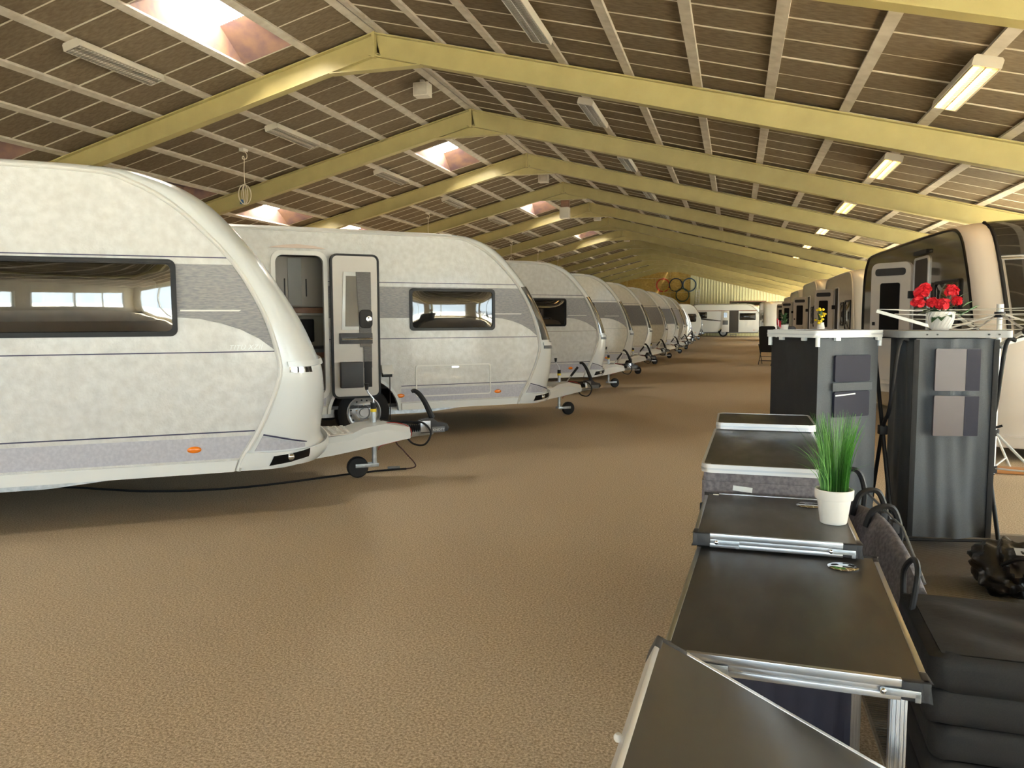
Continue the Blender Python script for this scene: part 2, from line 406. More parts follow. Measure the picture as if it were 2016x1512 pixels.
for sd in (-1, 1):
    for d in PUR[sd]:
        slope_box(sd, d - 0.062, d + 0.062, Y0, YE, 0.0, 0.06).build('purlin', m_purlin, ceil, smooth=0)
YB0 = 8.27 - 0.6 * 25
ncol = int((YE - YB0) / 0.6)
sky_cells = {}
SKY = [(1, -0.73, 1.67, 1), (6, -0.73, 1.67, 1), (1, 8.27, 10.67, 1), (1, 17.27, 19.67, 1), (1, 26.27, 28.67, 1), (1, 35.27, 37.67, 1), (6, 35.27, 37.67, 1), (6, 44.27, 46.67, 1),  # first pair unseen, added to light floor; last pair added to brighten far end
       (6, 17.27, 19.67, 1), (6, 21.47, 24.47, 1), (6, 26.27, 28.67, 1), (6, 7.67, 10.67, 0), (6, 13.67, 15.47, 0)]
for k, ya, yb, on in SKY:
    for c in range(ncol):
        yc = YB0 + 0.6 * c + 0.3
        if ya < yc < yb: sky_cells[(-1, k, c)] = 1
cells = []
for sd in (-1, 1):
    P = PUR[sd]
    for k in range(len(P) - 1):
        for c in range(ncol):
            if (sd, k, c) in sky_cells: continue
            yc = YB0 + 0.6 * c + 0.3; q = [project(roof_pt(sd, dd_, yy)) for dd_, yy in ((P[k], yc - .3), (P[k + 1], yc - .3), (P[k + 1], yc + .3), (P[k], yc + .3))]
            A = 0
            if all(q):
                cx, cy = sum(t[0] for t in q) / 4, sum(t[1] for t in q) / 4
                if -40 < cx < 2056 and -40 < cy < 640:
                    A = abs(sum(q[i][0] * q[(i + 1) % 4][1] - q[(i + 1) % 4][0] * q[i][1] for i in range(4))) / 2
            cells.append((A, sd, k, c))
cells.sort(reverse=True)
pmesh = {}
rest = MB()
for n, (A, sd, k, c) in enumerate(cells):
    P = PUR[sd]; d0, d1 = P[k] + 0.055, P[k + 1] - 0.055; yc = YB0 + 0.6 * c + 0.3
    if n < 300:
        if sd not in pmesh:
            Lh = (d1 - d0) / 2; pm_ = MB().box((0, 0, 0), (2 * Lh, 0.586, 0.045)); pmesh[sd] = pm_.mesh('ceiling_board', m_panel, smooth=0)
        T = Matrix.Rotation(math.atan(SL) * sd, 4, 'Y'); o = inst('ceiling_board', pmesh[sd], ceil)
        o.matrix_local = Matrix.Translation(roof_pt(sd, (d0 + d1) / 2, yc, 0.058 + random.uniform(-0.006, 0.006))) @ T
    else:
        vs_ = [roof_pt(sd, d, y, z_) for d in (d0, d1) for y in (yc - .293, yc + .293) for z_ in (0.036, 0.08)]
        rest.add(vs_, [(0, 1, 3, 2), (4, 6, 7, 5), (0, 4, 5, 1), (2, 3, 7, 6), (0, 2, 6, 4), (1, 5, 7, 3)])
tag(rest.build('far_ceiling_boards', m_panel, ceil, smooth=0), kind='stuff')
bm_ = {}
for sd in (-1, 1):
    for c in range(ncol + 1):
        y = YB0 + 0.6 * c
        if y < Y0 + 0.1: continue
        dl = PUR[sd][-1]
        if sd not in bm_:
            mb = MB(); vs_ = [roof_pt(sd, d, yy, z_) - Vector((0, 0, 0)) for d in (0.05, dl) for yy in (-0.013, 0.013) for z_ in (0.03, 0.06)]
            mb.add(vs_, [(0, 1, 3, 2), (4, 6, 7, 5), (0, 4, 5, 1), (2, 3, 7, 6), (0, 2, 6, 4), (1, 5, 7, 3)]); bm_[sd] = mb.mesh('batten', m_batten, smooth=0)
        cuts = sorted((PUR[-1][k_], PUR[-1][k_ + 1]) for k_, ya, yb, on_ in SKY if sd < 0 and ya + 0.05 < y < yb - 0.05)
        if not cuts: inst('batten', bm_[sd], ceil, loc=(0, y, 0)); continue
        d0 = 0.05
        for ca, cb in cuts + [(dl, dl)]:
            mk = ('seg', round(d0, 2), round(ca, 2))
            if mk not in bm_: bm_[mk] = slope_box(-1, d0, ca, -0.013, 0.013, 0.03, 0.06).mesh('batten', m_batten, smooth=0)
            inst('batten', bm_[mk], ceil, loc=(0, y, 0)); d0 = cb
for i, (k, ya, yb, on) in enumerate(SKY):
    d0, d1 = PUR[-1][k] + 0.06, PUR[-1][k + 1] - 0.06; y0, y1 = ya + 0.02, yb - 0.02
    lo = [(d0, y0), (d1, y0), (d1, y1), (d0, y1)]
    di, yi = 0.13, (0.62 if on else 0.2); hi = [(d0 + di, y0 + yi), (d1 - di, y0 + yi), (d1 - di, y1 - yi), (d0 + di, y1 - yi)]
    vs_ = [roof_pt(-1, a, b, 0.03) for a, b in lo] + [roof_pt(-1, a, b, 0.36) for a, b in hi]
    sk = MB().add(vs_, [(0, 1, 5, 4), (1, 2, 6, 5), (2, 3, 7, 6), (3, 0, 4, 7)]).build('window_roof_%d' % (i + 1), m_shaft, smooth=0); tag(sk, kind='structure')
    rows = []; nst = int((hi[1][0] - hi[0][0]) / 0.02)
    for a in range(nst + 1):
        d = hi[0][0] + (hi[1][0] - hi[0][0]) * a / nst; zz = 0.36 + (0.008 if a % 2 else -0.008)
        rows.append([roof_pt(-1, d, hi[0][1], zz), roof_pt(-1, d, hi[2][1], zz)])
    MB().grid(rows).build('roof_pane', m_sky if on else m_skyoff, sk, smooth=0)

# ------------------------------------------------------------------ steel frames
def ibeam(sd):
    """rafter along the slope, frame at y=0"""
    mb = MB(); Lr = 11.7
    for z0, z1, hw in ((-0.018, 0.0, 0.08), (-0.322, -0.018, 0.006), (-0.34, -0.322, 0.08)):
        vs_ = [roof_pt(sd, d, yy, z_) for d in (0.0, Lr) for yy in (-hw, hw) for z_ in (z0, z1)]
        mb.add(vs_, [(0, 1, 3, 2), (4, 6, 7, 5), (0, 4, 5, 1), (2, 3, 7, 6), (0, 2, 6, 4), (1, 5, 7, 3)])
    return mb.mesh('rafter', m_beam, smooth=0)
raf = {s: ibeam(s) for s in (-1, 1)}
zb = AZ - 0.35; hb = 0.75
apx = MB().box((AX, 0, AZ - 0.17), (0.05, 0.18, 0.40)).mesh('apex_plate', m_beam, smooth=0)
gus = MB().prism([(AX - hb, zb - SL * hb + 0.01), (AX + hb, zb - SL * hb + 0.01), (AX, zb + 0.02)], -0.006, 0.006).box((AX, 0, zb - SL * hb), (2 * hb, 0.15, 0.018)).mesh('apex_haunch', m_beam, smooth=0)
def column(x):
    h = eave(x) - 0.02; mb = MB()
    mb.box((x, 0, h / 2), (0.30, 0.012, h)); mb.box((x - 0.155, 0, h / 2), (0.02, 0.16, h)); mb.box((x + 0.155, 0, h / 2), (0.02, 0.16, h))
    return mb.mesh('column', m_beam, smooth=0)
colm = {-1: column(XL + 0.2), 1: column(XR - 0.2)}
kn = 0
for k in range(-2, 14):
    y = F0 + BAY * k
    if k < 0: lab = ['pale yellow steel roof frame directly above and behind the camera', 'pale yellow steel roof frame over the rear windows'][-k - 1]
    else:
        lab = 'pale yellow steel roof frame, %s of those crossing the view' % ORD[kn]; kn += 1
    t = thing('portal_frame', lab, 'roof beam', (0, y, 0), group='steel roof frames')
    for s in (-1, 1): inst('rafter', raf[s], t); inst('column', colm[s], t)
    inst('apex_plate', apx, t); inst('apex_haunch', gus, t)

# ------------------------------------------------------------------ ceiling lights
def lamp_proto(on, near):
    t = thing('ceiling_light', 'x', 'lamp', group='ceiling lights')
    hw, L = 0.13, 1.55
    prof = [(-hw + .02, 0), (-hw, -0.02), (-hw, -0.10), (hw, -0.10), (hw, -0.02), (hw - .02, 0)]
    h = MB(); ends = (-L / 2, L / 2)
    inner = [(-hw + .03, -0.035), (-hw + .012, -0.10), (hw - .012, -0.10), (hw - .03, -0.035)]
    o2 = [(-hw + .02, 0), (-hw, -0.02), (-hw, -0.10), (-hw + .012, -0.10), (-hw + .03, -0.035), (hw - .03, -0.035), (hw - .012, -0.10), (hw, -0.10), (hw, -0.02), (hw - .02, 0)]
    h.prism(o2, -L / 2, L / 2)
    for e in ends: h.prism(prof, e - 0.008, e + 0.008)
    h.build('housing', m_lampw, t, smooth=0)
    for sx in (-0.055, 0.055):
        MB().cyl((sx, -L / 2 + 0.02, -0.07), (sx, L / 2 - 0.02, -0.07), 0.016, 10).build('tube', m_lampon if on else m_lampoff, t)
    lv = MB(); nf = 26 if near else 12
    for i in range(nf): lv.box((0, -L / 2 + (i + 0.5) * L / nf, -0.092), (2 * hw - 0.03, 0.003, 0.024))
    for sx in (-0.112, 0, 0.112): lv.box((sx, 0, -0.085), (0.006 if sx else 0.012, L - 0.02, 0.04))
    lv.build('louvre', m_louvre, t, smooth=0)
    return t
protos = {}
for sd, d, on, txt in ((-1, PUR[-1][3], 0, 'unlit louvred strip light on left roof slope'), (1, PUR[1][3], 0, 'unlit louvred strip light high on right roof slope'), (1, PUR[1][8], 1, 'lit warm strip light low on right roof slope')):
    for k in range(0, 14):
        y = F0 + BAY * k + BAY / 2 + 0.22; near = k < 3
        key = (on, near)
        if key not in protos: protos[key] = lamp_proto(on, near); t = protos[key]
        else: t = copy_tree(protos[key])
        t['label'] = txt + ', %s from the camera' % ORD[k]
        t.matrix_world = Matrix.Translation(roof_pt(sd, d, y, -0.002)) @ Matrix.Rotation(math.atan(SL) * sd, 4, 'Y')

# ------------------------------------------------------------------ hanging sockets, ridge boxes, rings
def hang(y, n, hgt=1.0):
    p = roof_pt(-1, 4.05, y, -0.01)
    t = thing('hanging_cable', 'coiled white cable with blue plug hanging from left slope, %s from the camera' % ORD[n], 'cable', p, group='hanging cables')
    MB().box((0, 0, -0.03), (0.10, 0.16, 0.06)).build('ceiling_socket', m_lampw, t, bevel=0.01)
    pts = [(0.0, 0.02, -0.05), (0.03, 0.06, -0.10), (0.02, 0.06, -0.18), (-0.02, 0, -0.2), (-0.03, 0.0, -0.16), (0, 0, -0.15), (0.01, 0, -0.22), (0, 0, -0.5), (0.01, 0, -hgt + 0.33)]
    MB().tube(spline(pts, 5), 0.008, 6).build('cord', m_cord, t)
    for j, (a, r_) in enumerate(((0.2, .15), (0.9, .14), (2.0, .15), (2.7, .13))):
        ring = [(math.cos(a) * r_ * math.sin(2 * PI * q / 28) * 0.85, math.sin(a) * r_ * 0.85 * math.sin(2 * PI * q / 28), -hgt + 0.33 - 0.19 + 0.19 * math.cos(2 * PI * q / 28)) for q in range(28)]
        MB().tube(ring, 0.008, 6, closed=True).build('coil', m_cord, t)
    pl = MB(); pl.cyl((-0.06, -0.02, -hgt - 0.04), (-0.06 - 0.001, -0.02, -hgt + 0.04), 0.035); pl.build('plug', m_plug, t)
for n, y in enumerate((13.5, 23.0, 32.4, 37.1, 41.5)): hang(y, n, 1.02)
def ridge_box(y, n, s=0.34):
    p = roof_pt(-1, 0.16, y, -0.01)
    t = thing('loudspeaker', 'small white box speaker under the ridge, %s from the camera' % ORD[n], 'speaker', p, group='ridge boxes')
    MB().box((0, 0, -0.02), (0.06, 0.10, 0.06)).build('bracket', m_aluw, t)
    MB().box((0, 0, -0.05 - s * 0.42), (s, s * 0.8, s * 0.84)).build('cabinet', m_lampw, t, bevel=0.012)
    MB().box((0, -s * 0.41, -0.05 - s * 0.42), (s * 0.86, 0.012, s * 0.7)).build('grille', m_purlin, t, bevel=0.003)
for n, (y, s) in enumerate(((13.45, 0.28), (22.7, 0.28), (32.0, 0.28), (41.0, 0.28))): ridge_box(y, n, s)
pb = thing('projector_box', 'small wooden box with pale front hanging under the fourth apex', 'box', (AX + 0.02, 24.93, AZ - 0.62))
MB().box((0, 0, 0), (0.26, 0.2, 0.3)).build('wooden_back', m_wood, pb, bevel=0.008)
MB().box((0.0, -0.06, -0.32), (0.3, 0.26, 0.34)).build('pale_box', m_lampw, pb, bevel=0.01)
MB().box((0, 0.0, 0.2), (0.03, 0.03, 0.14)).build('hanger', m_aluw, pb)
for nm, x, z, c in (('red', -6.15, 4.39, (178, 50, 34)), ('black', -5.05, 4.40, (34, 34, 44)), ('blue', -3.91, 4.39, (44, 74, 96)), ('yellow', -5.63, 3.54, (186, 150, 44)), ('green', -4.48, 3.52, (44, 66, 48))):
    mr = mat('ring_' + nm, c, 0.6)
    circ = lambda r_: [(r_ * math.cos(2 * PI * q / 40), r_ * math.sin(2 * PI * q / 40)) for q in range(40)]
    o = MB().ring(circ(0.60), circ(0.50), -0.03, 0.03).build('wall_ring', mr, loc=(x, YE + 0.03 - (0.07 if nm in ('black', 'yellow', 'green') else 0.0) - 0.04, z))
    tag(o, '%s hoop of the five interlocking rings on the end wall' % nm, 'ring', 'five rings on the end wall')

# ================================================================== CARAVANS
# local frame: +x to the nose, origin on the ground under the foremost point of the side outline, visible (right) side at y = -W/2
FS = [(-.32, .35), (-.295, .43), (-.20, .58), (-.09, .80), (0, 1.06), (-.01, 1.22), (-.09, 1.50), (-.27, 1.85), (-.50, 2.12), (-.74, 2.33), (-.98, 2.455), (-1.25, 2.515)]
FC = [(.33, .33), (.44, .42), (.40, .54), (.43, .78), (.42, 1.04), (.36, 1.22), (.22, 1.52), (.0, 1.87), (-.22, 2.16), (-.46, 2.40), (-.78, 2.55), (-1.2, 2.60)]
NEXP = 2.6
class Shape:
    def __init__(s, L, fs=FS, fc=FC, zs=1.0, W=2.3, dz=0.0):
        fs = [(x, z * zs) for x, z in fs]; fc = [(x, z * zs) for x, z in fc]
        zt, zc = fs[-1][1], fc[-1][1]; zb = fs[0][1]
        rs = [(-L * .35, zt + .01), (-L * .6, zt + .01), (-L + .6, zt), (-L + .26, zt - .09), (-L + .06, zt - .34), (-L, zt - .9), (-L + .02, zt - 1.5), (-L + .06, zb + .08), (-L + .08, zb)]
        rc = [(-L * .35, zc + .01), (-L * .6, zc + .01), (-L + .52, zc), (-L + .14, zc - .10), (-L - .08, zt - .34), (-L - .14, zt - .9), (-L - .12, zt - 1.5), (-L - .08, zb + .08), (-L - .04, zb)]
        s.n = len(fs) - 1
        s.S = spline([Vector((x, z, 0)) for x, z in fs + rs], 5); s.C = spline([Vector((x, z, 0)) for x, z in fc + rc], 5)
        s.i_nose = s.n * 5; s.i_roof = (len(fs) + 2) * 5; s.W = W; s.L = L; s.zb = zb; s.zt = zt
        s.fs = fs
    def at(s, t, v):
        """t index along the outline (float), v 0..1 across (0 = visible side)"""
        i = max(0, min(int(t), len(s.S) - 2)); f = t - i
        a = s.S[i].lerp(s.S[i + 1], f); c = s.C[i].lerp(s.C[i + 1], f)
        an = PI * v; cs, sn = math.cos(an), max(math.sin(an), 0)
        u = -math.copysign(abs(cs) ** (2 / NEXP), cs); w_ = sn ** (2 / NEXP)
        return Vector((a.x + (c.x - a.x) * w_, u * s.W / 2, a.y + (c.y - a.y) * w_))
    def tz(s, z):
        for i in range(s.i_nose):
            if s.S[i].y <= z <= s.S[i + 1].y: return i + (z - s.S[i].y) / (s.S[i + 1].y - s.S[i].y)
        return s.i_nose
    def xs(s, z):
        t = s.tz(z); i = min(int(t), len(s.S) - 2); return s.S[i].lerp(s.S[i + 1], t - i).x
    def nrm(s, t, v):
        e = 0.02; a = s.at(t + e, v) - s.at(t - e, v); b = s.at(t, min(v + e, 1)) - s.at(t, max(v - e, 0))
        n = b.cross(a); return n.normalized() if n.length > 1e-9 else Vector((0, -1, 0))
    def loft(s, t0, t1, nv=28):
        mb = MB(); ts = [t0 + k for k in range(int(t1 - t0) + 1)]
        return mb.grid([[s.at(t, j / nv) for j in range(nv + 1)] for t in ts])
    def patch(s, z0, z1, v0, v1, off=0.008, nt=8, nv=12, z0b=None, z1b=None):
        """raised patch on the nose between heights z0..z1 (at v0) and z0b..z1b (at v1), with a rim back to the surface"""
        z0b = z0 if z0b is None else z0b; z1b = z1 if z1b is None else z1b
        top = []; bot = []
        for i in range(nt + 1):
            A = []; B = []
            for j in range(nv + 1):
                q = j / nv; za = z0 + (z0b - z0) * q; zb_ = z1 + (z1b - z1) * q
                t = s.tz(za + (zb_ - za) * i / nt); v = v0 + (v1 - v0) * q
                p = s.at(t, v); n = s.nrm(t, v)
                if n.dot(Vector((1, -0.6 if v < .5 else 0.6, 0.2))) < 0: n = -n
                A.append(p + n * off); B.append(p - n * 0.006)
            top.append(A); bot.append(B)
        mb = MB().grid(top)
        rim = top[0] + [r[-1] for r in top[1:]] + top[-1][-2::-1] + [r[0] for r in top[-2:0:-1]]
        rim2 = bot[0] + [r[-1] for r in bot[1:]] + bot[-1][-2::-1] + [r[0] for r in bot[-2:0:-1]]
        return mb.grid([rim + rim[:1], rim2 + rim2[:1]])

def side_wall(sh, y, th, holes, arches):
    """flat side sheet with window / door holes and wheel arches in the lower edge"""
    bm = bmesh.new(); loop = [(p.x, p.y) for p in sh.S]
    low = []
    for ax_, r_ in sorted(arches):
        zz = sh.zb; a0 = math.asin(max(min((zz - 0.33) / r_, 1), -1))
        for k in range(13):
            a = PI - a0 - (PI - 2 * a0) * k / 12; low.append((ax_ + r_ * math.cos(a), 0.33 + r_ * math.sin(a)))
    loop = loop + low
    def addloop(pts):
        vs_ = [bm.verts.new((x, y, z)) for x, z in pts]
        return [bm.edges.new((vs_[i], vs_[(i + 1) % len(vs_)])) for i in range(len(vs_))]
    es = addloop(loop)
    for h in holes: es += addloop(h)
    bmesh.ops.triangle_fill(bm, use_beauty=True, use_dissolve=False, edges=es, normal=(0, 1, 0))
    r_ = bmesh.ops.extrude_face_region(bm, geom=bm.faces[:])
    bmesh.ops.translate(bm, verts=[v for v in r_['geom'] if isinstance(v, bmesh.types.BMVert)], vec=(0, th, 0))
    bmesh.ops.recalc_face_normals(bm, faces=bm.faces)
    me = bpy.data.meshes.new('side_wall'); bm.to_mesh(me); bm.free(); return me

def make_window(t, W, x0, x1, z0, z1, pane=None, r=0.05, name='side_window', rake=0.0):
    """framed acrylic window standing proud of the side; the pane bulges outwards"""
    y = -W / 2
    sk = lambda pts: [(a + rake * (b - z0), b) for a, b in pts]
    out, inn = sk(rrect(x0, x1, z0, z1, r)), sk(rrect(x0 + .035, x1 - .035, z0 + .035, z1 - .035, r * .8))
    fr = MB().ring(out, inn, y - 0.022, y + 0.002).build(name, m_blackg, t, smooth=40)
    rows = []; nx, nz = 14, 8
    for i in range(nz + 1):
        row = []
        for j in range(nx + 1):
            a, b = -1 + 2 * j / nx, -1 + 2 * i / nz
            z = (z0 + z1) / 2 + b * ((z1 - z0) / 2 - .02); x = (x0 + x1) / 2 + a * ((x1 - x0) / 2 - .02) + rake * (z - z0)
            row.append(Vector((x, y - 0.008 - 0.035 * (1 - abs(a) ** 3) * (1 - abs(b) ** 3), z)))
        rows.append(row)
    MB().grid(rows).build('pane', pane or m_glassd, fr, smooth=60)
    MB().box(((x0 + x1) / 2 + rake * (z1 - z0), y - 0.024, z1 - 0.02), (x1 - x0 - 0.06, 0.012, 0.014)).build('hinge_rail', m_black, fr, smooth=0)
    return fr

def make_wheel(t, x, y, r=0.335, simple=False):
    wt = MB().lathe([(0.20, -0.085), (r - 0.06, -0.095), (r - 0.015, -0.075), (r, -0.05), (r, 0.05), (r - 0.015, 0.075), (r - 0.06, 0.095), (0.20, 0.085)], (0, 0, 0), 36, 'y', False).build('wheel', m_tyre, t, loc=(x, y, r))
    MB().lathe([(0.205, -0.088), (0.215, -0.094), (0.205, -0.098), (0.19, -0.085), (0.185, -0.05), (0.165, -0.042), (0.11, -0.07), (0.085, -0.07), (0.075, -0.045), (0.05, -0.045), (0.045, -0.075), (0, -0.075)], (0, 0, 0), 36, 'y', False).build('rim', m_rim, wt)
    if not simple:
        hl = MB()
        for k in range(15):
            a = 2 * PI * k / 15; hl.cyl((0.152 * math.cos(a), -0.052, 0.152 * math.sin(a)), (0.152 * math.cos(a), -0.0405, 0.152 * math.sin(a)), 0.012, 8)
        hl.build('vent_holes', m_black, wt)
        for k in range(5):
            a = 2 * PI * k / 5 + .3; MB().cyl((0.095 * math.cos(a), -0.085, 0.095 * math.sin(a)), (0.095 * math.cos(a), -0.068, 0.095 * math.sin(a)), 0.011, 6).build('wheel_bolt', m_chrome, wt)
    return wt

def hitch(t, det=2, back=True, lever=True, word=None):
    """A-frame cover, coupling and jockey wheel"""
    st = [(.20, .42, .44, .26), (.50, .36, .455, .285), (.68, .29, .46, .30), (.80, .25, .505, .31), (1.02, .19, .525, .335), (1.12, .165, .50, .35), (1.25, .14, .475, .365)]
    rows = []
    for x, hw, zt, zb in st:
        rows.append([Vector(p) for p in ((x, -hw, zb), (x, -hw, zt - .06), (x, -hw + .035, zt - .008), (x, -hw * .45, zt), (x, hw * .45, zt), (x, hw - .035, zt - .008), (x, hw, zt - .06), (x, hw, zb), (x, -hw, zb))])
    mb = MB().grid(rows); mb.add(rows[-1][:8], [tuple(range(8))]); mb.add(rows[0][:8], [tuple(range(8))])
    db = mb.build('drawbar_cover', m_white, t, smooth=28)
    if det >= 2:
        MB().prism([(.40, -.36), (.70, -.25), (.70, .25), (.40, .36)], .452, .4595, 'z').build('tread_plate', m_beige, db, smooth=0)
        tr = MB()
        for i in range(5):
            for j in range(-4, 5):
                x = .40 + i * .065; hw = .42 - .2 * (x - .2)
                if abs(j * .075) < hw - .06: tr.lathe([(0.0, .012), (.016, .010), (.020, 0.0)], (x, j * .075, .4595), 8)
        tr.build('tread_studs', m_ivory, db)
    MB().tube([(.3, 0, .34), (1.5, 0, .41)], .045).build('drawbar_tube', m_galv, t)
    bl = []
    for k in range(7): bl += [(.052, 1.255 + k * .02), (.036, 1.265 + k * .02)]
    MB().lathe(bl, (0, 0, .425), 16, 'x').build('rubber_bellows', m_black, t)
    MB().tube([(1.0, .03, .52), (1.38, .03, .485)], .014).build('gas_strut', m_black, t)
    cp = MB(); cp.prism([(1.37, .39), (1.52, .39), (1.64, .40), (1.66, .43), (1.64, .47), (1.55, .49), (1.50, .53), (1.38, .52)], -.045, .045)
    cp = cp.build('coupling_head', m_dkgrey, t, bevel=.008)
    MB().box((1.42, 0, .455), (.10, .104, .11)).build('stabiliser_block', m_alu, cp, bevel=.006)
    MB().box((1.545, -.05, .42), (.13, .012, .055)).build('side_plate', m_grey, cp, bevel=.004)
    if word: text_mesh('lettering', word, .034, m_white, cp, Matrix.Translation((1.49, -.0575, .408)) @ Matrix.Rotation(PI / 2, 4, 'X'))
    hp = [(1.50, 0, .53), (1.46, 0, .62), (1.42, 0, .70), (1.37, 0, .77), (1.325, 0, .80), (1.30, 0, .79)]
    MB().tube(spline(hp, 4), [.030 - .0006 * k for k in range(21)], 8).build('coupling_handle', m_black, cp)
    # jockey wheel
    jx = .93
    jk = MB().tube([(jx, 0, .13), (jx, 0, .63)], .024, 12).build('jockey_tube', m_galv, t)
    MB().tube([(jx, 0, .62), (jx, 0, .70)], .027, 12).build('collar', m_black, jk)
    MB().tube([(jx, 0, .615), (jx, 0, .645)], .028, 12).build('yellow_band', m_yellow, jk)
    MB().tube([(jx, 0, .70), (jx, 0, .74), (jx - .05, 0, .80), (jx - .06, 0, .84)], .008, 6).build('crank', m_alu, jk)
    MB().tube([(jx - .06, 0, .825), (jx - .06, 0, .885)], [.014, .024], 8).build('crank_knob', m_black, jk)
    MB().box((jx, 0, .33), (.14, .10, .08)).build('jockey_clamp', m_galv, jk, bevel=.006)
    s_ = -1 if back else 1; wx = jx + s_ * .16
    jw = MB().lathe([(.04, -.03), (.088, -.032), (.10, -.02), (.10, .02), (.088, .032), (.04, .03)], (0, 0, 0), 24, 'y').build('jockey_wheel', m_black, t, loc=(wx, 0, .10))
    MB().lathe([(.0, -.022), (.078, -.022), (.078, -.015)], (0, 0, 0), 24, 'y').build('hub', m_dkgrey, jw)
    MB().box((jx + s_ * .075, -.042, .115), (.22, .008, .035)).build('fork', m_galv, jw, loc=(-wx, 0, -.10), bevel=.003)
    MB().box((jx + s_ * .075, .042, .115), (.22, .008, .035)).build('fork', m_galv, jw, loc=(-wx, 0, -.10), bevel=.003)
    if lever:
        lv = MB().tube([(.98, -.12, .50), (1.08, -.12, .62)], .010, 6).build('brake_lever', m_alu, t)
        MB().tube([(1.07, -.12, .608), (1.19, -.12, .74)], .019, 8).build('brake_grip', m_black, lv)
    if det >= 1:
        MB().tube(spline([(1.24, -.05, .50), (1.38, -.08, .50), (1.46, -.09, .40), (1.40, -.09, .29), (1.29, -.07, .30), (1.22, -.06, .38)], 6), .010, 6).build('brake_cable', m_black, t)
        MB().tube(spline([(.95, -.1, .51), (1.1, -.13, .52), (1.24, -.1, .47), (1.27, -.08, .38), (1.18, -.05, .34), (.99, -.06, .30), (.96, -.06, .26)], 5), .004, 5).build('breakaway_wire', m_red, t)

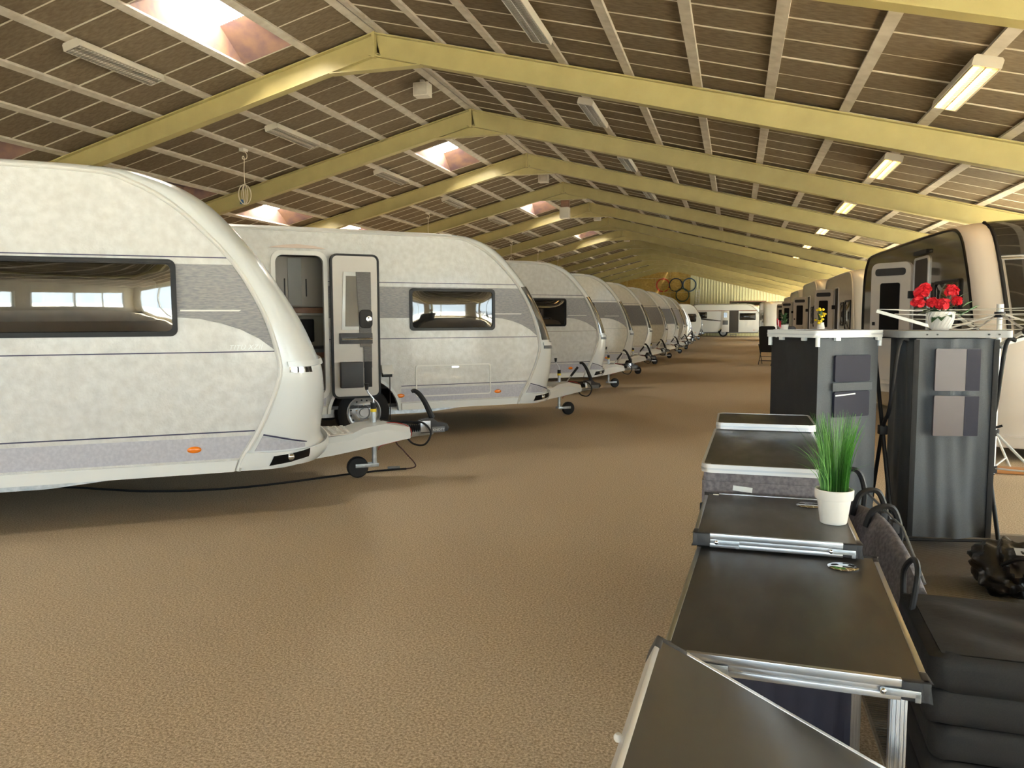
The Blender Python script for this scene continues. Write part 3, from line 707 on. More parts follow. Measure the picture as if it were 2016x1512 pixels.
def caravan(name, label, pos, th, L=6.2, opt=None):
    """pos: plan position of the centre line under the foremost side point; th: heading from +Y towards +X in degrees"""
    o = dict(side=m_side, band=m_band, fwin=True, wins=[(-1.82, -.66, 1.34, 1.87)], pane=m_glassd, swoosh=True, wheelx=-2.41, det=1, zs=1.0, word=None,
             hitch=True, back=False, lever=True, holes=[], trim=m_ivory, cap=m_white, lines=True, bandtop=1.885, bandbot=1.50, low=True, fs=FS, fc=FC, hword=None, W=2.3, strip=True, foglight=True)
    o.update(opt or {})
    W = o['W']; sh = Shape(L, o['fs'], o['fc'], o['zs'], W); zs = o['zs']
    t = thing(name, label, 'caravan', (pos[0], pos[1], 0), PI / 2 - R(th), o.get('group'))
    y = -W / 2
    sh.loft(0, sh.i_nose).build('nose_cap', o['cap'], t, smooth=50)
    sh.loft(sh.i_nose, sh.i_roof).build('roof', m_ivory, t, smooth=50)
    sh.loft(sh.i_roof, len(sh.S) - 1).build('rear_panel', o['cap'], t, smooth=50)
    wx = o['wheelx']; arch = [(wx, .43)]
    me = side_wall(sh, y, .03, o['holes'], arch); me.materials.append(o['side']); inst('side_wall', me, t)
    me = side_wall(sh, -y - .03, .03, o.get('lholes', []), arch); me.materials.append(o['side']); inst('side_wall', me, t)
    # edge rail along the side outline
    n_end = len(sh.S) - 1
    for s_ in (-1, 1):
        pts = [Vector((p.x, s_ * (W / 2 + .002), p.y)) for p in sh.S[::2]]
        MB().tube(pts, .019, 6).build('edge_trim', o['trim'], t, smooth=60)
    MB().box((-L / 2 + .0, 0, sh.zb + .06), (L - .7, W - .12, .04)).build('floor_pan', m_dkgrey, t, smooth=0)
    for s_ in (-1, 1):
        MB().prism([(-L + .5, sh.zb + .05), (-.5, sh.zb + .05), (-1.0, sh.zb - .02), (-1.6, sh.zb - .07), (-L + .5, sh.zb - .07)], s_ * .95 - .02, s_ * .95 + .02).build('chassis_rail', m_galv, t, smooth=0)
    for s_ in (-1, 1):
        make_wheel(t, wx, s_ * (W / 2 - .13), simple=o['det'] < 2 or s_ > 0)
    a0 = math.asin((sh.zb - .33) / .43)
    for rr_, th_, nm in ((.46, .035, 'wheel_arch'),):
        arc = [(wx + rr_ * math.cos(a0 + (PI - 2 * a0) * k / 16), .33 + rr_ * math.sin(a0 + (PI - 2 * a0) * k / 16)) for k in range(17)]
        arci = [(wx + .425 * math.cos(a0 + (PI - 2 * a0) * k / 16), .33 + .425 * math.sin(a0 + (PI - 2 * a0) * k / 16)) for k in range(17)]
        MB().prism(arc + arci[::-1], y - th_, y + .03).build(nm, m_white, t, smooth=40)
    # prints on the side
    xr = -L + .12
    gap = o.get('gap')
    def deco(nm, pts, material, lift=.003):
        if gap and min(p_[0] for p_ in pts) < gap[0] and max(p_[0] for p_ in pts) > gap[1] and min(p_[1] for p_ in pts) < gap[3] and max(p_[1] for p_ in pts) > gap[2]:
            za_ = [p_[1] for p_ in pts if p_[0] < gap[0]]; za_, zc_ = min(za_), max(za_); x0_ = min(p_[0] for p_ in pts)
            MB().prism([(x0_, za_), (gap[0], za_), (gap[0], zc_), (x0_, zc_)], y - lift, y + .001).build(nm, material, t, smooth=0)
            pts = [(gap[1], p_[1]) if p_[0] < gap[1] else p_ for p_ in pts]
        MB().prism(pts, y - lift, y + .001).build(nm, material, t, smooth=0)
    if o['low']:
        zlo = sh.zb
        sk_ = lambda z0, z1, lift, nm, mm: [deco(nm, [(a, z0), (b, z0), (b if b < -1 else sh.xs(z1) - .03, z1), (a, z1)], mm, lift) for a, b in ((xr, wx - .47), (wx + .47, sh.xs(z0) - .03))]
        sk_(zlo, zlo + .085, .022, 'side_skirt', m_white)
        sk_(zlo + .10, zlo + .265, .003, 'lower_stripe', m_lowband)
        sk_(zlo + .295, zlo + .304, .004, 'pin_line', m_line)
    if o['lines']:
        for z in (1.245 * zs, 1.935 * zs):
            deco('pin_line', [(xr, z - .004), (sh.xs(z) - .02, z - .004), (sh.xs(z) - .02, z + .004), (xr, z + .004)], m_lineg if o['det'] < 2 and z < 1.5 else m_line)
    zt_, zb_ = o['bandtop'] * zs, o['bandbot'] * zs
    if o['band']:
        if o['swoosh']:
            low = [(xr, zb_), (-1.2, zb_), (-.68, zb_), (-.55, zb_ - .010), (-.40, zb_ - .045), (-.27, zb_ - .09), (-.14, zb_ - .16), (sh.xs(zb_ - .24) - .02, zb_ - .24)]
            rt_ = [(sh.xs(z) - .02, z) for z in (zb_ - .15, zb_ - .05, zb_ + .05, zb_ + .15, zb_ + .25, zt_ - .06, zt_)]
            deco('upper_band', low + rt_ + [(xr, zt_)], o['band'])
            deco('light_stripe', [(-.68, zb_ + .045), (-.28, zb_ + .045), (-.26, zb_ + .056), (-.68, zb_ + .056)], m_ivory, .005)
        else:
            deco('upper_band', [(xr, zb_)] + [(sh.xs(z) - .02, z) for z in (zb_, zb_ + .1, zb_ + .2, zb_ + .3, (zb_ + zt_) / 2 + .1, zt_)] + [(xr, zt_)], o['band'])
    for wn in o['wins']: make_window(t, W, *wn[:4], pane=o['pane'], **(wn[4] if len(wn) > 4 else {}))
    if o['fwin']: sh.patch(1.20 * zs, 1.90 * zs, .022, .978, .010, 10, 26).build('front_window', o.get('fpane', m_glassg), t, smooth=60)
    if o['strip']:
        for v0, v1 in ((.03, .17), (.83, .97)): sh.patch(1.085 * zs, 1.125 * zs, v0, v1, .012, 2, 8).build('light_strip', m_chrome if not o['fwin'] else m_grey, t, smooth=60)
        sh.patch(1.128 * zs, 1.165 * zs, .025, .975, .022, 2, 24).build('nose_ledge', o['cap'], t, smooth=60)
    sh.patch(sh.zb + .03, sh.zb + .135, .0, 1.0, .035, 4, 30).build('bumper_lip', o['cap'], t, smooth=60)
    if o['foglight']:
        for s_ in (0, 1):
            v = (lambda q: q if s_ == 0 else 1 - q)
            f_ = sh.patch(sh.zb + .035, sh.zb + .105, v(.065), v(.20), .038, 3, 8, sh.zb + .075, sh.zb + .132); fo = f_.build('fog_light_recess', m_blackg, t, smooth=60)
            p = sh.at(sh.tz(sh.zb + .085), v(.115)); MB().ball((p.x + .03, p.y * 1.03, p.z), .03, 12).build('fog_lamp', m_chrome, fo)
            sh.patch(sh.zb + .145, sh.zb + .255, v(.012), v(.19), .010, 4, 10, sh.zb + .15, sh.zb + .185).build('nose_stripe', m_lowband, t, smooth=60)
            sh.patch(sh.zb + .262, sh.zb + .272, v(.012), v(.20), .012, 1, 10, sh.zb + .19, sh.zb + .20).build('nose_line', m_line, t, smooth=60)
    for mx in (-.62, -1.95):
        z = sh.zb + .18; oo = MB().ball((mx, y - .006, z), .05, 14, (1, .25, .5)).build('marker_light', m_orange, t)
    if o['word']:
        text_mesh('lettering', o['word'], .060, m_white, t, Matrix.Translation((o.get('wordx', -.52), y - .002, 1.262 * zs)) @ Matrix.Rotation(PI / 2, 4, 'X') @ Matrix.Diagonal((.80, .85, 1, 1)), shear=.35, spacing=1.15, bold=.001)
    if o['hitch']: hitch(t, o['det'], o['back'], o['lever'], o['hword'])
    MB().lathe([(.07, 0), (.07, .05), (.05, .06), (.0, .062)], (-1.9, -.55, sh.zt + .05), 14).build('roof_vent', m_ivory, t)
    return t, sh

def at_nose(nx, ny, th, d=.42): return (nx - math.sin(R(th)) * d, ny - math.cos(R(th)) * d)
LEFT = 'caravans parked along the left side'
# --- first: cropped by the left edge of the picture
hole = rrect(-2.40, -.72, 1.39, 1.89, .05)
th1 = 53
c1pos = (-3.41 - math.sin(R(th1)) * .75, 6.58 - math.cos(R(th1)) * .75)
c1, sh1 = caravan('caravan', 'largest white caravan at far left with wide dark window and white nose', c1pos, th1, 6.6,
    dict(fwin=False, wins=[(-2.42, -.70, 1.365, 1.915)], pane=m_paneC1, holes=[hole], det=2, gap=(-2.41, -.71, 1.37, 1.91), back=True, lever=False, word='TITU XZII', wordx=-.36, hword='KNOTT', group=LEFT, wheelx=-3.1))
# curtain and dim interior behind the big window
cur = MB(); rows = []
for i in range(2): rows.append([Vector((-2.05 + j * .0225, -1.085 + .012 * math.sin(j * .9), 1.30 + .70 * i)) for j in range(58)])
cur.grid(rows).build('curtain', m_curtain, c1, smooth=60)
MB().box((-3.0, -.2, 1.35), (4.2, .02, 1.9)).build('inner_wall', m_taupe, c1, smooth=0)
MB().ring(rrect(-2.41, -.71, 1.375, 1.905, .05), rrect(-2.30, -.83, 1.475, 1.765, .03), -1.157, -1.150).build('window_border', m_blackg, c1, smooth=0)

# --- second: door open
th2 = 49
D2 = (math.sin(R(th2)), math.cos(R(th2)))
c2pos = (-2.36 - D2[0] * 1.245, 11.96 - D2[1] * 1.245)
door_hole = rrect(-3.43, -2.88, .58, 2.235, .09)
lwin = rrect(-3.3, -2.8, 1.30, 1.60, .03)
c2, sh2 = caravan('caravan', 'cream caravan with its door open showing the kitchen', c2pos, th2, 6.6,
    dict(det=2, back=False, word='DE LUXE', wordx=-.33, holes=[door_hole], lholes=[lwin], gap=(-3.47, -2.84, .5, 2.3), group=LEFT, wheelx=-2.41))
def c2_details(t, W):
    y = -W / 2
    fr = MB().ring(rrect(-3.48, -2.83, .53, 2.285, .12), rrect(-3.43, -2.88, .58, 2.235, .09), y - .02, y + .05).build('door_frame', m_ivory, t)
    # interior behind the opening
    cab = MB().box((-3.1, -.35, 1.95), (1.5, .5, .62)).build('overhead_cupboard', m_taupe, t, bevel=.01)
    MB().box((-3.12, -.61, 1.95), (.16, .02, .58)).build('frosted_shutter', m_curtain, cab, smooth=0)
    for x in (-3.24, -2.98): MB().box((x, -.61, 1.88), (.012, .02, .22)).build('cupboard_handle', m_black, cab, bevel=.003)
    MB().box((-3.1, -.55, 1.60), (1.5, .08, .07)).build('shelf_rail', m_wood, t, bevel=.006)
    MB().box((-3.1, -.33, 1.55), (1.5, .5, .03)).build('shelf', m_taupe, t, smooth=0)
    MB().box((-3.1, -.1, 1.35), (1.5, .02, .42)).build('splashback', m_wallw, t, smooth=0)
    MB().box((-2.95, -.16, 1.34), (.28, .06, .3)).build('blind', m_black, t, bevel=.02)
    kt = MB().box((-3.1, -.42, 1.10), (1.5, .66, .045)).build('worktop', m_grey, t, bevel=.006)
    MB().tube(spline([(-3.25, -.3, 1.12), (-3.25, -.3, 1.3), (-3.2, -.4, 1.34), (-3.2, -.44, 1.28)], 5), .014).build('tap', m_chrome, kt)
    MB().box((-3.1, -.72, 1.04), (1.5, .02, .08)).build('worktop_edge', m_wood, kt, smooth=0)
    un = MB().box((-3.1, -.42, .78), (1.5, .6, .52)).build('kitchen_unit', m_taupe, t, smooth=0)
    for z in (.93, .76, .59):
        dr = MB().box((-3.1, -.735, z), (.9, .02, .155)).build('drawer', m_taupe, t, bevel=.006)
        MB().box((-3.05, -.755, z + .045), (.24, .02, .018)).build('drawer_handle', m_black, dr, bevel=.005)
    MB().box((-3.1, 0.1, 1.3), (2.4, .03, 1.9)).build('inner_wall', m_taupe, t, smooth=0)
    # the open door, folded flat against the side towards the nose
    d0, d1, z0, z1 = -2.80, -2.235, .545, 2.25
    dr = MB().prism(rrect(d0, d1, z0, z1, .07), y - .075, y - .03).build('door', m_beige, t, smooth=40)
    MB().ring(rrect(d0 - .012, d1 + .012, z0 - .012, z1 + .012, .08), rrect(d0 + .012, d1 - .012, z0 + .012, z1 - .012, .06), y - .085, y - .035).build('door_seal', m_black, dr, smooth=40)
    yy = y - .076
    MB().prism([(d0 + .11, .93 + .43), (d0 + .47, 1.36), (d0 + .47, 2.05), (d0 + .14, 2.05)], yy - .012, yy).build('window_surround', m_white, dr, bevel=.004)
    MB().prism([(d0 + .15, 1.40), (d0 + .33, 1.40), (d0 + .31, 2.0), (d0 + .17, 2.0)], yy - .016, yy).build('door_pane', m_glassg, dr, smooth=0)
    MB().prism([(d0 + .33, 1.15), (d0 + .47, 1.15), (d0 + .47, 2.05), (d0 + .29, 2.05)], yy - .022, yy).build('dark_blind', m_banddk, dr, bevel=.004)
    MB().prism(rrect(d0 + .32, d0 + .48, 1.38, 1.60, .05), yy - .04, yy).build('lock_housing', m_black, dr, bevel=.008)
    MB().lathe([(.03, -.008), (.034, -.014), (.02, -.016), (.0, -.010)], (d0 + .43, yy - .04, 1.49), 20, 'y').build('lock_ring', m_chrome, dr)
    MB().box((d0 + .28, yy - .01, 1.255), (.40, .03, .13)).build('shelf_panel', m_dkgrey, dr, bevel=.006)
    MB().tube([(d0 + .1, yy - .04, 1.25), (d0 + .47, yy - .04, 1.25)], .014, 10).build('grab_bar', m_chrome, dr)
    MB().box((d0 + .42, yy - .008, 1.05), (.10, .02, .30)).build('dark_strip', m_banddk, dr, smooth=0)
    MB().box((d0 + .21, yy - .04, .82), (.27, .09, .31)).build('waste_bin', m_dkgrey, dr, bevel=.012)
    MB().box((d0 + .42, yy - .012, .82), (.09, .03, .31)).build('bin_side', m_black, dr, bevel=.006)
    # awning light above the door, hatch, socket
    MB().prism([(-3.50, 2.315), (-2.85, 2.315), (-2.98, 2.345), (-3.18, 2.36), (-3.36, 2.345)], y - .03, y + .005).build('awning_light', mat('pinkish_lens', (206, 186, 172), .4), t, smooth=40)
    ht = MB().ring(rrect(-1.75, -.72, .505, .905, .03), rrect(-1.735, -.735, .52, .89, .025), y - .008, y + .001).build('service_hatch', m_ivory, t)
    MB().prism(rrect(-1.27, -1.17, .86, .885, .012), y - .012, y).build('hatch_lock', m_alu, ht)
    sb = MB().box((-2.13, y - .03, .80), (.12, .06, .05)).build('socket_box', m_black, t, bevel=.004)
    MB().box((-2.13, y - .06, .865), (.14, .012, .12), M=Matrix.Rotation(R(-25), 3, 'X')).build('socket_flap', m_ivory, sb, bevel=.004)
    MB().tube([(-2.10, y - .05, .78), (-2.10, y - .05, .36), (-2.1, y - .02, .2)], .006, 6).build('supply_cable', m_black, sb)
c2_details(c2, 2.3)

# --- third to eighth
def leftvan(n, sx, sy, th, label, **k):
    """sx, sy: plan position of the foremost point of the visible side"""
    k.setdefault('group', LEFT)
    c, s = caravan('caravan', label, (sx - math.cos(R(th)) * 1.15, sy + math.sin(R(th)) * 1.15), th, k.pop('L', 6.2), k); return c
c3 = leftvan(3, -2.59, 15.28, 50, 'cream caravan third along the left row, dark side window near nose', wins=[(-1.8, -.72, 1.34, 1.87)], back=False)
c4 = leftvan(4, -2.57, 19.54, 49, 'cream caravan fourth along the left row, grey swoosh by its nose', wins=[(-2.0, -.98, 1.34, 1.87)], side=m_side2, back=False)
c5 = leftvan(5, -2.58, 24.22, 49, 'fifth caravan on the left, beige with solid dark grey band', wins=[(-2.0, -.98, 1.34, 1.87)], side=m_side2, band=m_banddk, swoosh=False, bandbot=1.27)
c6 = leftvan(6, -2.43, 28.21, 49, 'sixth caravan on the left, beige with mid grey band', wins=[(-2.0, -.98, 1.34, 1.87)], side=m_side2, swoosh=False, bandbot=1.27)
c7 = leftvan(7, -2.33, 32.4, 49, 'seventh caravan on the left, beige with dark band and pale front glass', wins=[(-2.0, -.98, 1.34, 1.87)], side=m_side2, band=m_banddk, swoosh=False, bandbot=1.27)
c8 = leftvan(8, -2.35, 37.18, 49, 'eighth caravan on the left, plain pale band on white', wins=[(-2.2, -1.2, 1.34, 1.87)], side=m_side, band=m_lowband, swoosh=False, bandbot=1.27, zs=1.0)
c9 = leftvan(9, -2.52, 42.44, 46, 'ninth caravan on the left, plain olive grey side without band', wins=[(-2.4, -1.4, 1.34, 1.87)], side=m_side2, band=None, low=False, lines=False, zs=1.02)
c10 = leftvan(10, -2.62, 48.13, 40, 'small white caravan far along the left row with blue nose stripe', wins=[(-1.9, -.9, 1.2, 1.65)], side=m_white, band=None, low=False, zs=.93, L=5.0, fwin=False)
p = None
sh10 = Shape(5.0, FS, FC, .93); sh10.patch(.86, .96, .02, .5, .012, 4, 14).build('blue_stripe', mat('blue_print', (36, 62, 120), .4), c10, smooth=60)
c11 = leftvan(11, -2.27, 55.51, 38, 'boxy white caravan with black front at far end of left row', wins=[(-1.5, -.55, 1.25, 1.8, dict(r=.12))], side=m_white, band=None, low=False, zs=.96, L=5.0, cap=m_blackg, fwin=False, lines=False)

# --- end caravan, side on, door open
END = caravan('caravan', 'white caravan standing side-on before the end wall with open door', (2.05, 67.0), 90, 5.6,
    dict(side=m_white, band=None, lines=False, low=False, wins=[(-5.35, -4.3, 1.50, 2.0), (-1.75, -.5, 1.35, 1.9)], wheelx=-3.0, hitch=False, cap=m_white, trim=m_lineg, zs=1.03))[0]
MB().box((-2.2, -1.17, 1.25), (.75, .03, 1.75)).build('doorway_shade', m_dark, END, smooth=0)  # dark sheet on the uncut side puts the opening's shade into colour
dd_ = MB().box((-2.85, -1.21, 1.25), (.6, .04, 1.7)).build('door', m_ivory, END, bevel=.01)
MB().box((-2.85, -1.24, 1.75), (.25, .02, .4)).build('door_pane', m_glassd, dd_, smooth=0)
MB().box((-2.85, -1.24, 1.15), (.42, .02, .35)).build('door_pocket', m_grey, dd_, smooth=0)
MB().prism([(-5.4, 1.48), (-4.3, 1.33), (-3.2, 1.25), (-3.2, 1.31), (-4.3, 1.46), (-5.1, 1.53)], -1.16, -1.145).build('brown_swoosh', m_dark, END, smooth=0)
MB().box((-2.9, -1.16, 2.10), (4.9, .012, .05)).build('pin_line', m_wood, END, smooth=0)
MB().box((-2.6, -1.0, .36), (4.6, .03, .12)).build('dark_sill', m_dkgrey, END, smooth=0)
st = MB().box((0, 0, .19), (.5, .36, .04)); 
st.box((-.2, -.14, .085), (.03, .03, .17)).box((.2, -.14, .085), (.03, .03, .17)).box((-.2, .14, .085), (.03, .03, .17)).box((.2, .14, .085), (.03, .03, .17))
tag(st.build('entry_step', m_grey, loc=(-.15, 65.45, 0), smooth=0), 'small grey step below the open door of the end caravan', 'step')

# --- right row: noses towards the camera
RIGHT = 'caravans parked along the right side'
XRW = 2.43
FSR = [(-.30, .14), (-.22, .43), (-.16, .58), (-.07, .80), (0, 1.06), (-.02, 1.22), (-.10, 1.50), (-.24, 1.85), (-.38, 2.12), (-.52, 2.33), (-.72, 2.455), (-1.05, 2.50)]
FCR = [(.30, .13), (.42, .42), (.45, .54), (.46, .78), (.44, 1.04), (.38, 1.22), (.26, 1.52), (.08, 1.87), (-.08, 2.16), (-.26, 2.40), (-.50, 2.53), (-.98, 2.58)]
m_taupeg = mat('taupe_gloss', (84, 78, 66), .10, coat=.6, noise=(2, 4, .3, .7), rgb2=(92, 86, 72))
m_whitem = mat('pale_satin', (222, 214, 204), .45)
r1, shr1 = caravan('caravan', 'large dark-sided caravan nearest on the right with white nose corner', (XRW + 1.15, 9.35), 177, 5.6,
    dict(side=m_taupeg, band=None, swoosh=False, lines=False, low=False, fs=FSR, fc=FCR, wins=[(-1.45, -.50, 1.30, 1.92)], cap=m_whitem, trim=m_blackg, hitch=False, fwin=False, strip=False, foglight=False, wheelx=-2.9, group=RIGHT, pane=m_glassd))
shr1.patch(1.25, 2.05, .255, .745, .015, 12, 20).build('lower_front_window', m_glassd, r1, smooth=60)
shr1.patch(2.10, 2.46, .235, .765, .018, 8, 20).build('upper_front_window', m_glassd, r1, smooth=60)
MB().tube([shr1.at(shr1.tz(2.075), .235 + .53 * k / 20) + Vector((.015, 0, 0)) for k in range(21)], .012, 6).build('chrome_strip', m_chrome, r1)
for a, b in ((1.22, 2.47),):
    for v in (.235, .765):
        MB().tube([shr1.at(shr1.tz(a + (b - a) * k / 14), v) + Vector((.006, 0, .004)) for k in range(15)], .022, 6).build('window_edge', m_black, r1)
def rdoor(t, sh, x0, w, z0, z1, W=2.3, material=m_beige):
    """dark sheet for the shaded opening just behind x0, door folded back against the side behind it"""
    y = -W / 2
    MB().prism(rrect(x0 - w, x0, z0, z1, .06), y - .006, y + .001).build('doorway_shade', m_dark, t, smooth=0)  # no opening cut; a dark sheet stands in for the shaded entrance
    MB().ring(rrect(x0 - w - .03, x0 + .03, z0 - .03, z1 + .03, .08), rrect(x0 - w, x0, z0, z1, .06), y - .02, y + .001).build('door_frame', m_aluw, t)
    dr = MB().prism(rrect(0, w, z0, z1, .1), -.03, .03).build('door', material, t, bevel=.008)
    dr.matrix_local = Matrix.Translation((x0 - w - .02, y - .03, 0)) @ Matrix.Rotation(R(-140), 4, 'Z')
    MB().prism(rrect(.16, w - .16, z0 + .75, z1 - .28, .03), .026, .042).build('door_pane', m_blackg, dr, smooth=0)
    MB().prism(rrect(.08, w - .08, z1 - .18, z1 - .08, .04), .02, .05).build('door_vent', m_dkgrey, dr, smooth=0)
    MB().ring(rrect(.06, w - .06, z0 + .12, z0 + .66, .1), rrect(.12, w - .12, z0 + .18, z0 + .72, .08), .02, .08).build('door_pocket', material, dr)
    MB().box((w - .07, .04, z0 + .95), (.03, .03, .05)).build('door_latch', m_black, dr, bevel=.004)
    for z in (z0 + .3, z1 - .45): MB().box((x0 - w - .02, y - .04, z), (.06, .08, .1)).build('door_hinge', m_black, t, bevel=.006)
rdoor(r1, shr1, -1.75, .62, .45, 2.24)
MB().prism(rrect(-2.35, -1.75, 2.30, 2.35, .02), -1.19, -1.14).build('awning_lamp', m_black, r1)
VANS = [(18.0, 5.0, m_side2, m_white, 1.0, 'pale beige caravan second on the right with two side windows'), (25.6, 5.0, m_side2, m_ivory, 1.05, 'third caravan on the right, cream with overhanging front'),
        (32.8, 4.8, m_side2, m_ivory, 1.03, 'fourth caravan on the right, cream, mostly hidden'), (39.4, 4.8, m_side2, m_ivory, 1.0, 'fifth and farthest beige caravan on the right')]
for i, (yy, L, sd_, cp_, zs, lab) in enumerate(VANS):
    c, s_ = caravan('caravan', lab, (XRW + 1.15 + (.0 if i < 3 else .1), yy), 179, L, dict(side=sd_, cap=cp_, band=None, lines=False, low=True, wins=[(-1.35, -.55, 1.20, 1.88, dict(rake=-.0)), (-2.05, -1.55, 1.3, 1.85)], fwin=(i == 1), fpane=m_glassd, wheelx=-3.1, group=RIGHT, zs=zs, hitch=(i == 0), det=0, fs=FSR if i != 1 else FS, fc=FCR if i != 1 else FC, foglight=False, strip=False))
    rdoor(c, s_, -2.45, .6, .5, 2.2)
c, s_ = caravan('caravan', 'small white caravan beyond the chairs near the end wall on the right', (2.9, 53.0), 178, 4.6, dict(side=m_white, band=None, lines=False, low=False, wins=[(-1.5, -.6, 1.2, 1.85)], fwin=False, wheelx=-2.9, group=RIGHT, hitch=False, det=0, fs=FSR, fc=FCR, foglight=False, strip=False))

# ================================================================== TABLES AND DISPLAY FURNITURE
def table(label, cx, cy, z, rot, w, l, style, legs=True, inset=.045):
    """camping table; style 'latch' has black corner pieces and folding hooks, 'round' has rounded aluminium edge"""
    t = thing('camping_table', label, 'table', (cx, cy, 0), R(rot), 'row of camping tables')
    hw, hl = w / 2, l / 2
    if style == 'round':
        o_, i_ = rrect(-hw, hw, -hl, hl, .045), rrect(-hw + .012, hw - .012, -hl + .012, hl - .012, .036)
        MB().ring(o_, i_, z - .034, z + .002, 'z').build('edge_profile', m_aluw, t, smooth=50)
        MB().prism(i_, z - .02, z, 'z').build('table_top', m_tabletop, t, smooth=0)
        gv = MB(); o2 = rrect(-hw - .002, hw + .002, -hl - .002, hl + .002, .047)
        gv.ring(o2, o_, z - .022, z - .014, 'z').build('edge_groove', m_alu, t, smooth=50)
    else:
        MB().box((0, 0, z - .010), (w - .02, l - .02, .02)).build('table_top', m_tabletop, t, smooth=0)
        h = .046; ck = .055
        for s_ in (-1, 1):
            for (c, d) in (((0, s_ * (hl - .006)), (w - 2 * ck, .014)), ((s_ * (hw - .006), 0), (.014, l - 2 * ck))):
                e = MB(); e.box((c[0], c[1], z - .008), (d[0], d[1], .020)); e.box((c[0] * .992, c[1] * .992, z - .024), (d[0] - .002, d[1], .018)); e.box((c[0], c[1], z - .039), (d[0], d[1], .014))
                e.build('edge_profile', m_alu, t, bevel=.002)
        for sx in (-1, 1):
            for sy in (-1, 1):
                cn = MB(); cn.box((sx * (hw - ck / 2 + .001), sy * (hl - .006), z - h / 2 + .002), (ck + .004, .018, h)); cn.box((sx * (hw - .006), sy * (hl - ck / 2 + .001), z - h / 2 + .002), (.018, ck + .004, h))
                cn.build('corner_cap', m_dkgrey, t, bevel=.004)
        for sx in (-1, 1):
            hk = MB(); x = sx * (hw - .085)
            hk.box((x + .03, -hl - .006, z - .026), (.075, .004, .016)).box((x + .062, -hl - .006, z - .034), (.012, .004, .02))
            hk = hk.build('folding_hook', m_galv, t, bevel=.001)
            MB().ball((x - .008, -hl - .006, z - .026), .008, 10).build('rivet', m_chrome, hk)
    if legs:
        for sx in (-1, 1):
            for sy in (-1, 1):
                lg = MB(); lx, ly = sx * (hw - .055), sy * (hl - inset)
                lg.box((lx, ly, (z - .045) / 2), (.036, .030, z - .045))
                for k in range(4): lg.box((lx - .013 + k * .0087, ly - .0155, (z - .05) / 2), (.003, .003, z - .06))
                lg.build('leg', m_alu, t, bevel=.002)
        for sy in (-1, 1): MB().box((0, sy * (hl - inset), z * .25), (w - .14, .015, .02)).build('stretcher', m_alu, t)
    return t
T2 = table('large dark camping table with chrome grommet, second from the camera', .156, 2.319, .685, -2.6, .577, .953, 'latch')
T3 = table('dark camping table with black corner caps holding the grass pot', .151, 3.053, .74, -1.6, .536, .658, 'latch', inset=.13)
T4 = table('long rounded camping table on a grey fabric base behind the grass pot', .147, 4.027, .85, -1.4, .531, 1.174, 'round', legs=False)
T5 = table('small rounded camping table at far end of the table row', .173, 4.815, .888, 0, .539, .50, 'round', inset=.12)
# grommets and little white stickers
def grommet(t, x, y, z):
    g = MB().lathe([(.045, 0), (.047, .003), (.040, .006), (.020, .008), (.0, .008)], (x, y, z), 28).build('cable_grommet', m_chrome, t)
    for s_ in (-1, 1): MB().ball((x + s_ * .024, y + .002, z + .0065), .011, 10, (1.2, .8, .3)).build('slot', m_black, g)
grommet(T2, .175, .33, .685); grommet(T3, .135, .20, .74)
for t, x, y, z in ((T2, -.235, .445, .685), (T3, -.225, .30, .74), (T4, -.235, -.56, .85), (T5, -.24, -.225, .888)):
    MB().box((x, y, z + .001), (.022, .012, .002)).build('sticker', m_white, t, smooth=0)
# dark fabric storage skirt under the second table
cl = MB(); rows = []
for i in range(6):
    zz = .05 + (.63 - .05) * i / 5
    rows.append([Vector((-.22 + .44 * j / 24, .41 + .012 * math.sin(j * 1.7) * (1 - i / 5), zz)) for j in range(25)])
cl.grid(rows).build('fabric_back', m_navy, T2, smooth=60)
# grey fabric cupboard below the fourth table
fb = MB(); z0, z1 = .06, .815; hw, hl = .255, .575
fb.prism(rrect(-hw, hw, -hl, hl, .02), z0, z1, 'z'); fo = fb.build('fabric_base', m_denim, T4, smooth=40)
MB().prism(rrect(-hw - .006, hw + .006, -hl - .006, hl + .006, .022), .655, .78, 'z').build('fabric_flap', m_denim, fo, smooth=40)
MB().box((-hw + .005, -hl - .004, .58), (.035, .02, .2)).build('black_tab', m_black, fo, bevel=.004)
MB().box((-.09, -hl - .012, .752), (.08, .004, .022), M=Matrix.Rotation(R(5), 3, 'Y')).build('white_label', m_white, fo, smooth=0)
# the nearest, tilted table
e1 = Vector((-.03, -.999, 0)).normalized(); A = Vector((-.16, 1.79, .745)); e2 = Vector((.90, -.03, -.43)).normalized()
nn = e2.cross(e1); nn = nn if nn.z > 0 else -nn
T1 = thing('camping_table', 'nearest dark table, tilted down to the right and cropped by picture bottom', 'table', (0, 0, 0), 0, 'row of camping tables')
w1, l1 = .62, .95
def T1p(a, b, c): return A + e2 * a + e1 * b + nn * c
def t1box(a0, a1, b0, b1, c0, c1, nm, mm, bev=0):
    MB().add([T1p(a, b, c) for a in (a0, a1) for b in (b0, b1) for c in (c0, c1)], [(0, 1, 3, 2), (4, 6, 7, 5), (0, 4, 5, 1), (2, 3, 7, 6), (0, 2, 6, 4), (1, 5, 7, 3)]).build(nm, mm, T1, bevel=bev, smooth=35 if bev else 0)
t1box(.006, w1 - .006, .006, l1 - .006, -.02, 0, 'table_top', m_tabletop)
t1box(0, .012, .06, l1, -.045, .002, 'edge_profile', m_aluw, .002); t1box(w1 - .012, w1, .06, l1, -.045, .002, 'edge_profile', m_aluw, .002)
t1box(.075, w1 - .06, 0, .012, -.045, .002, 'edge_profile', m_aluw, .002); t1box(.06, w1 - .06, l1 - .012, l1, -.045, .002, 'edge_profile', m_aluw, .002)
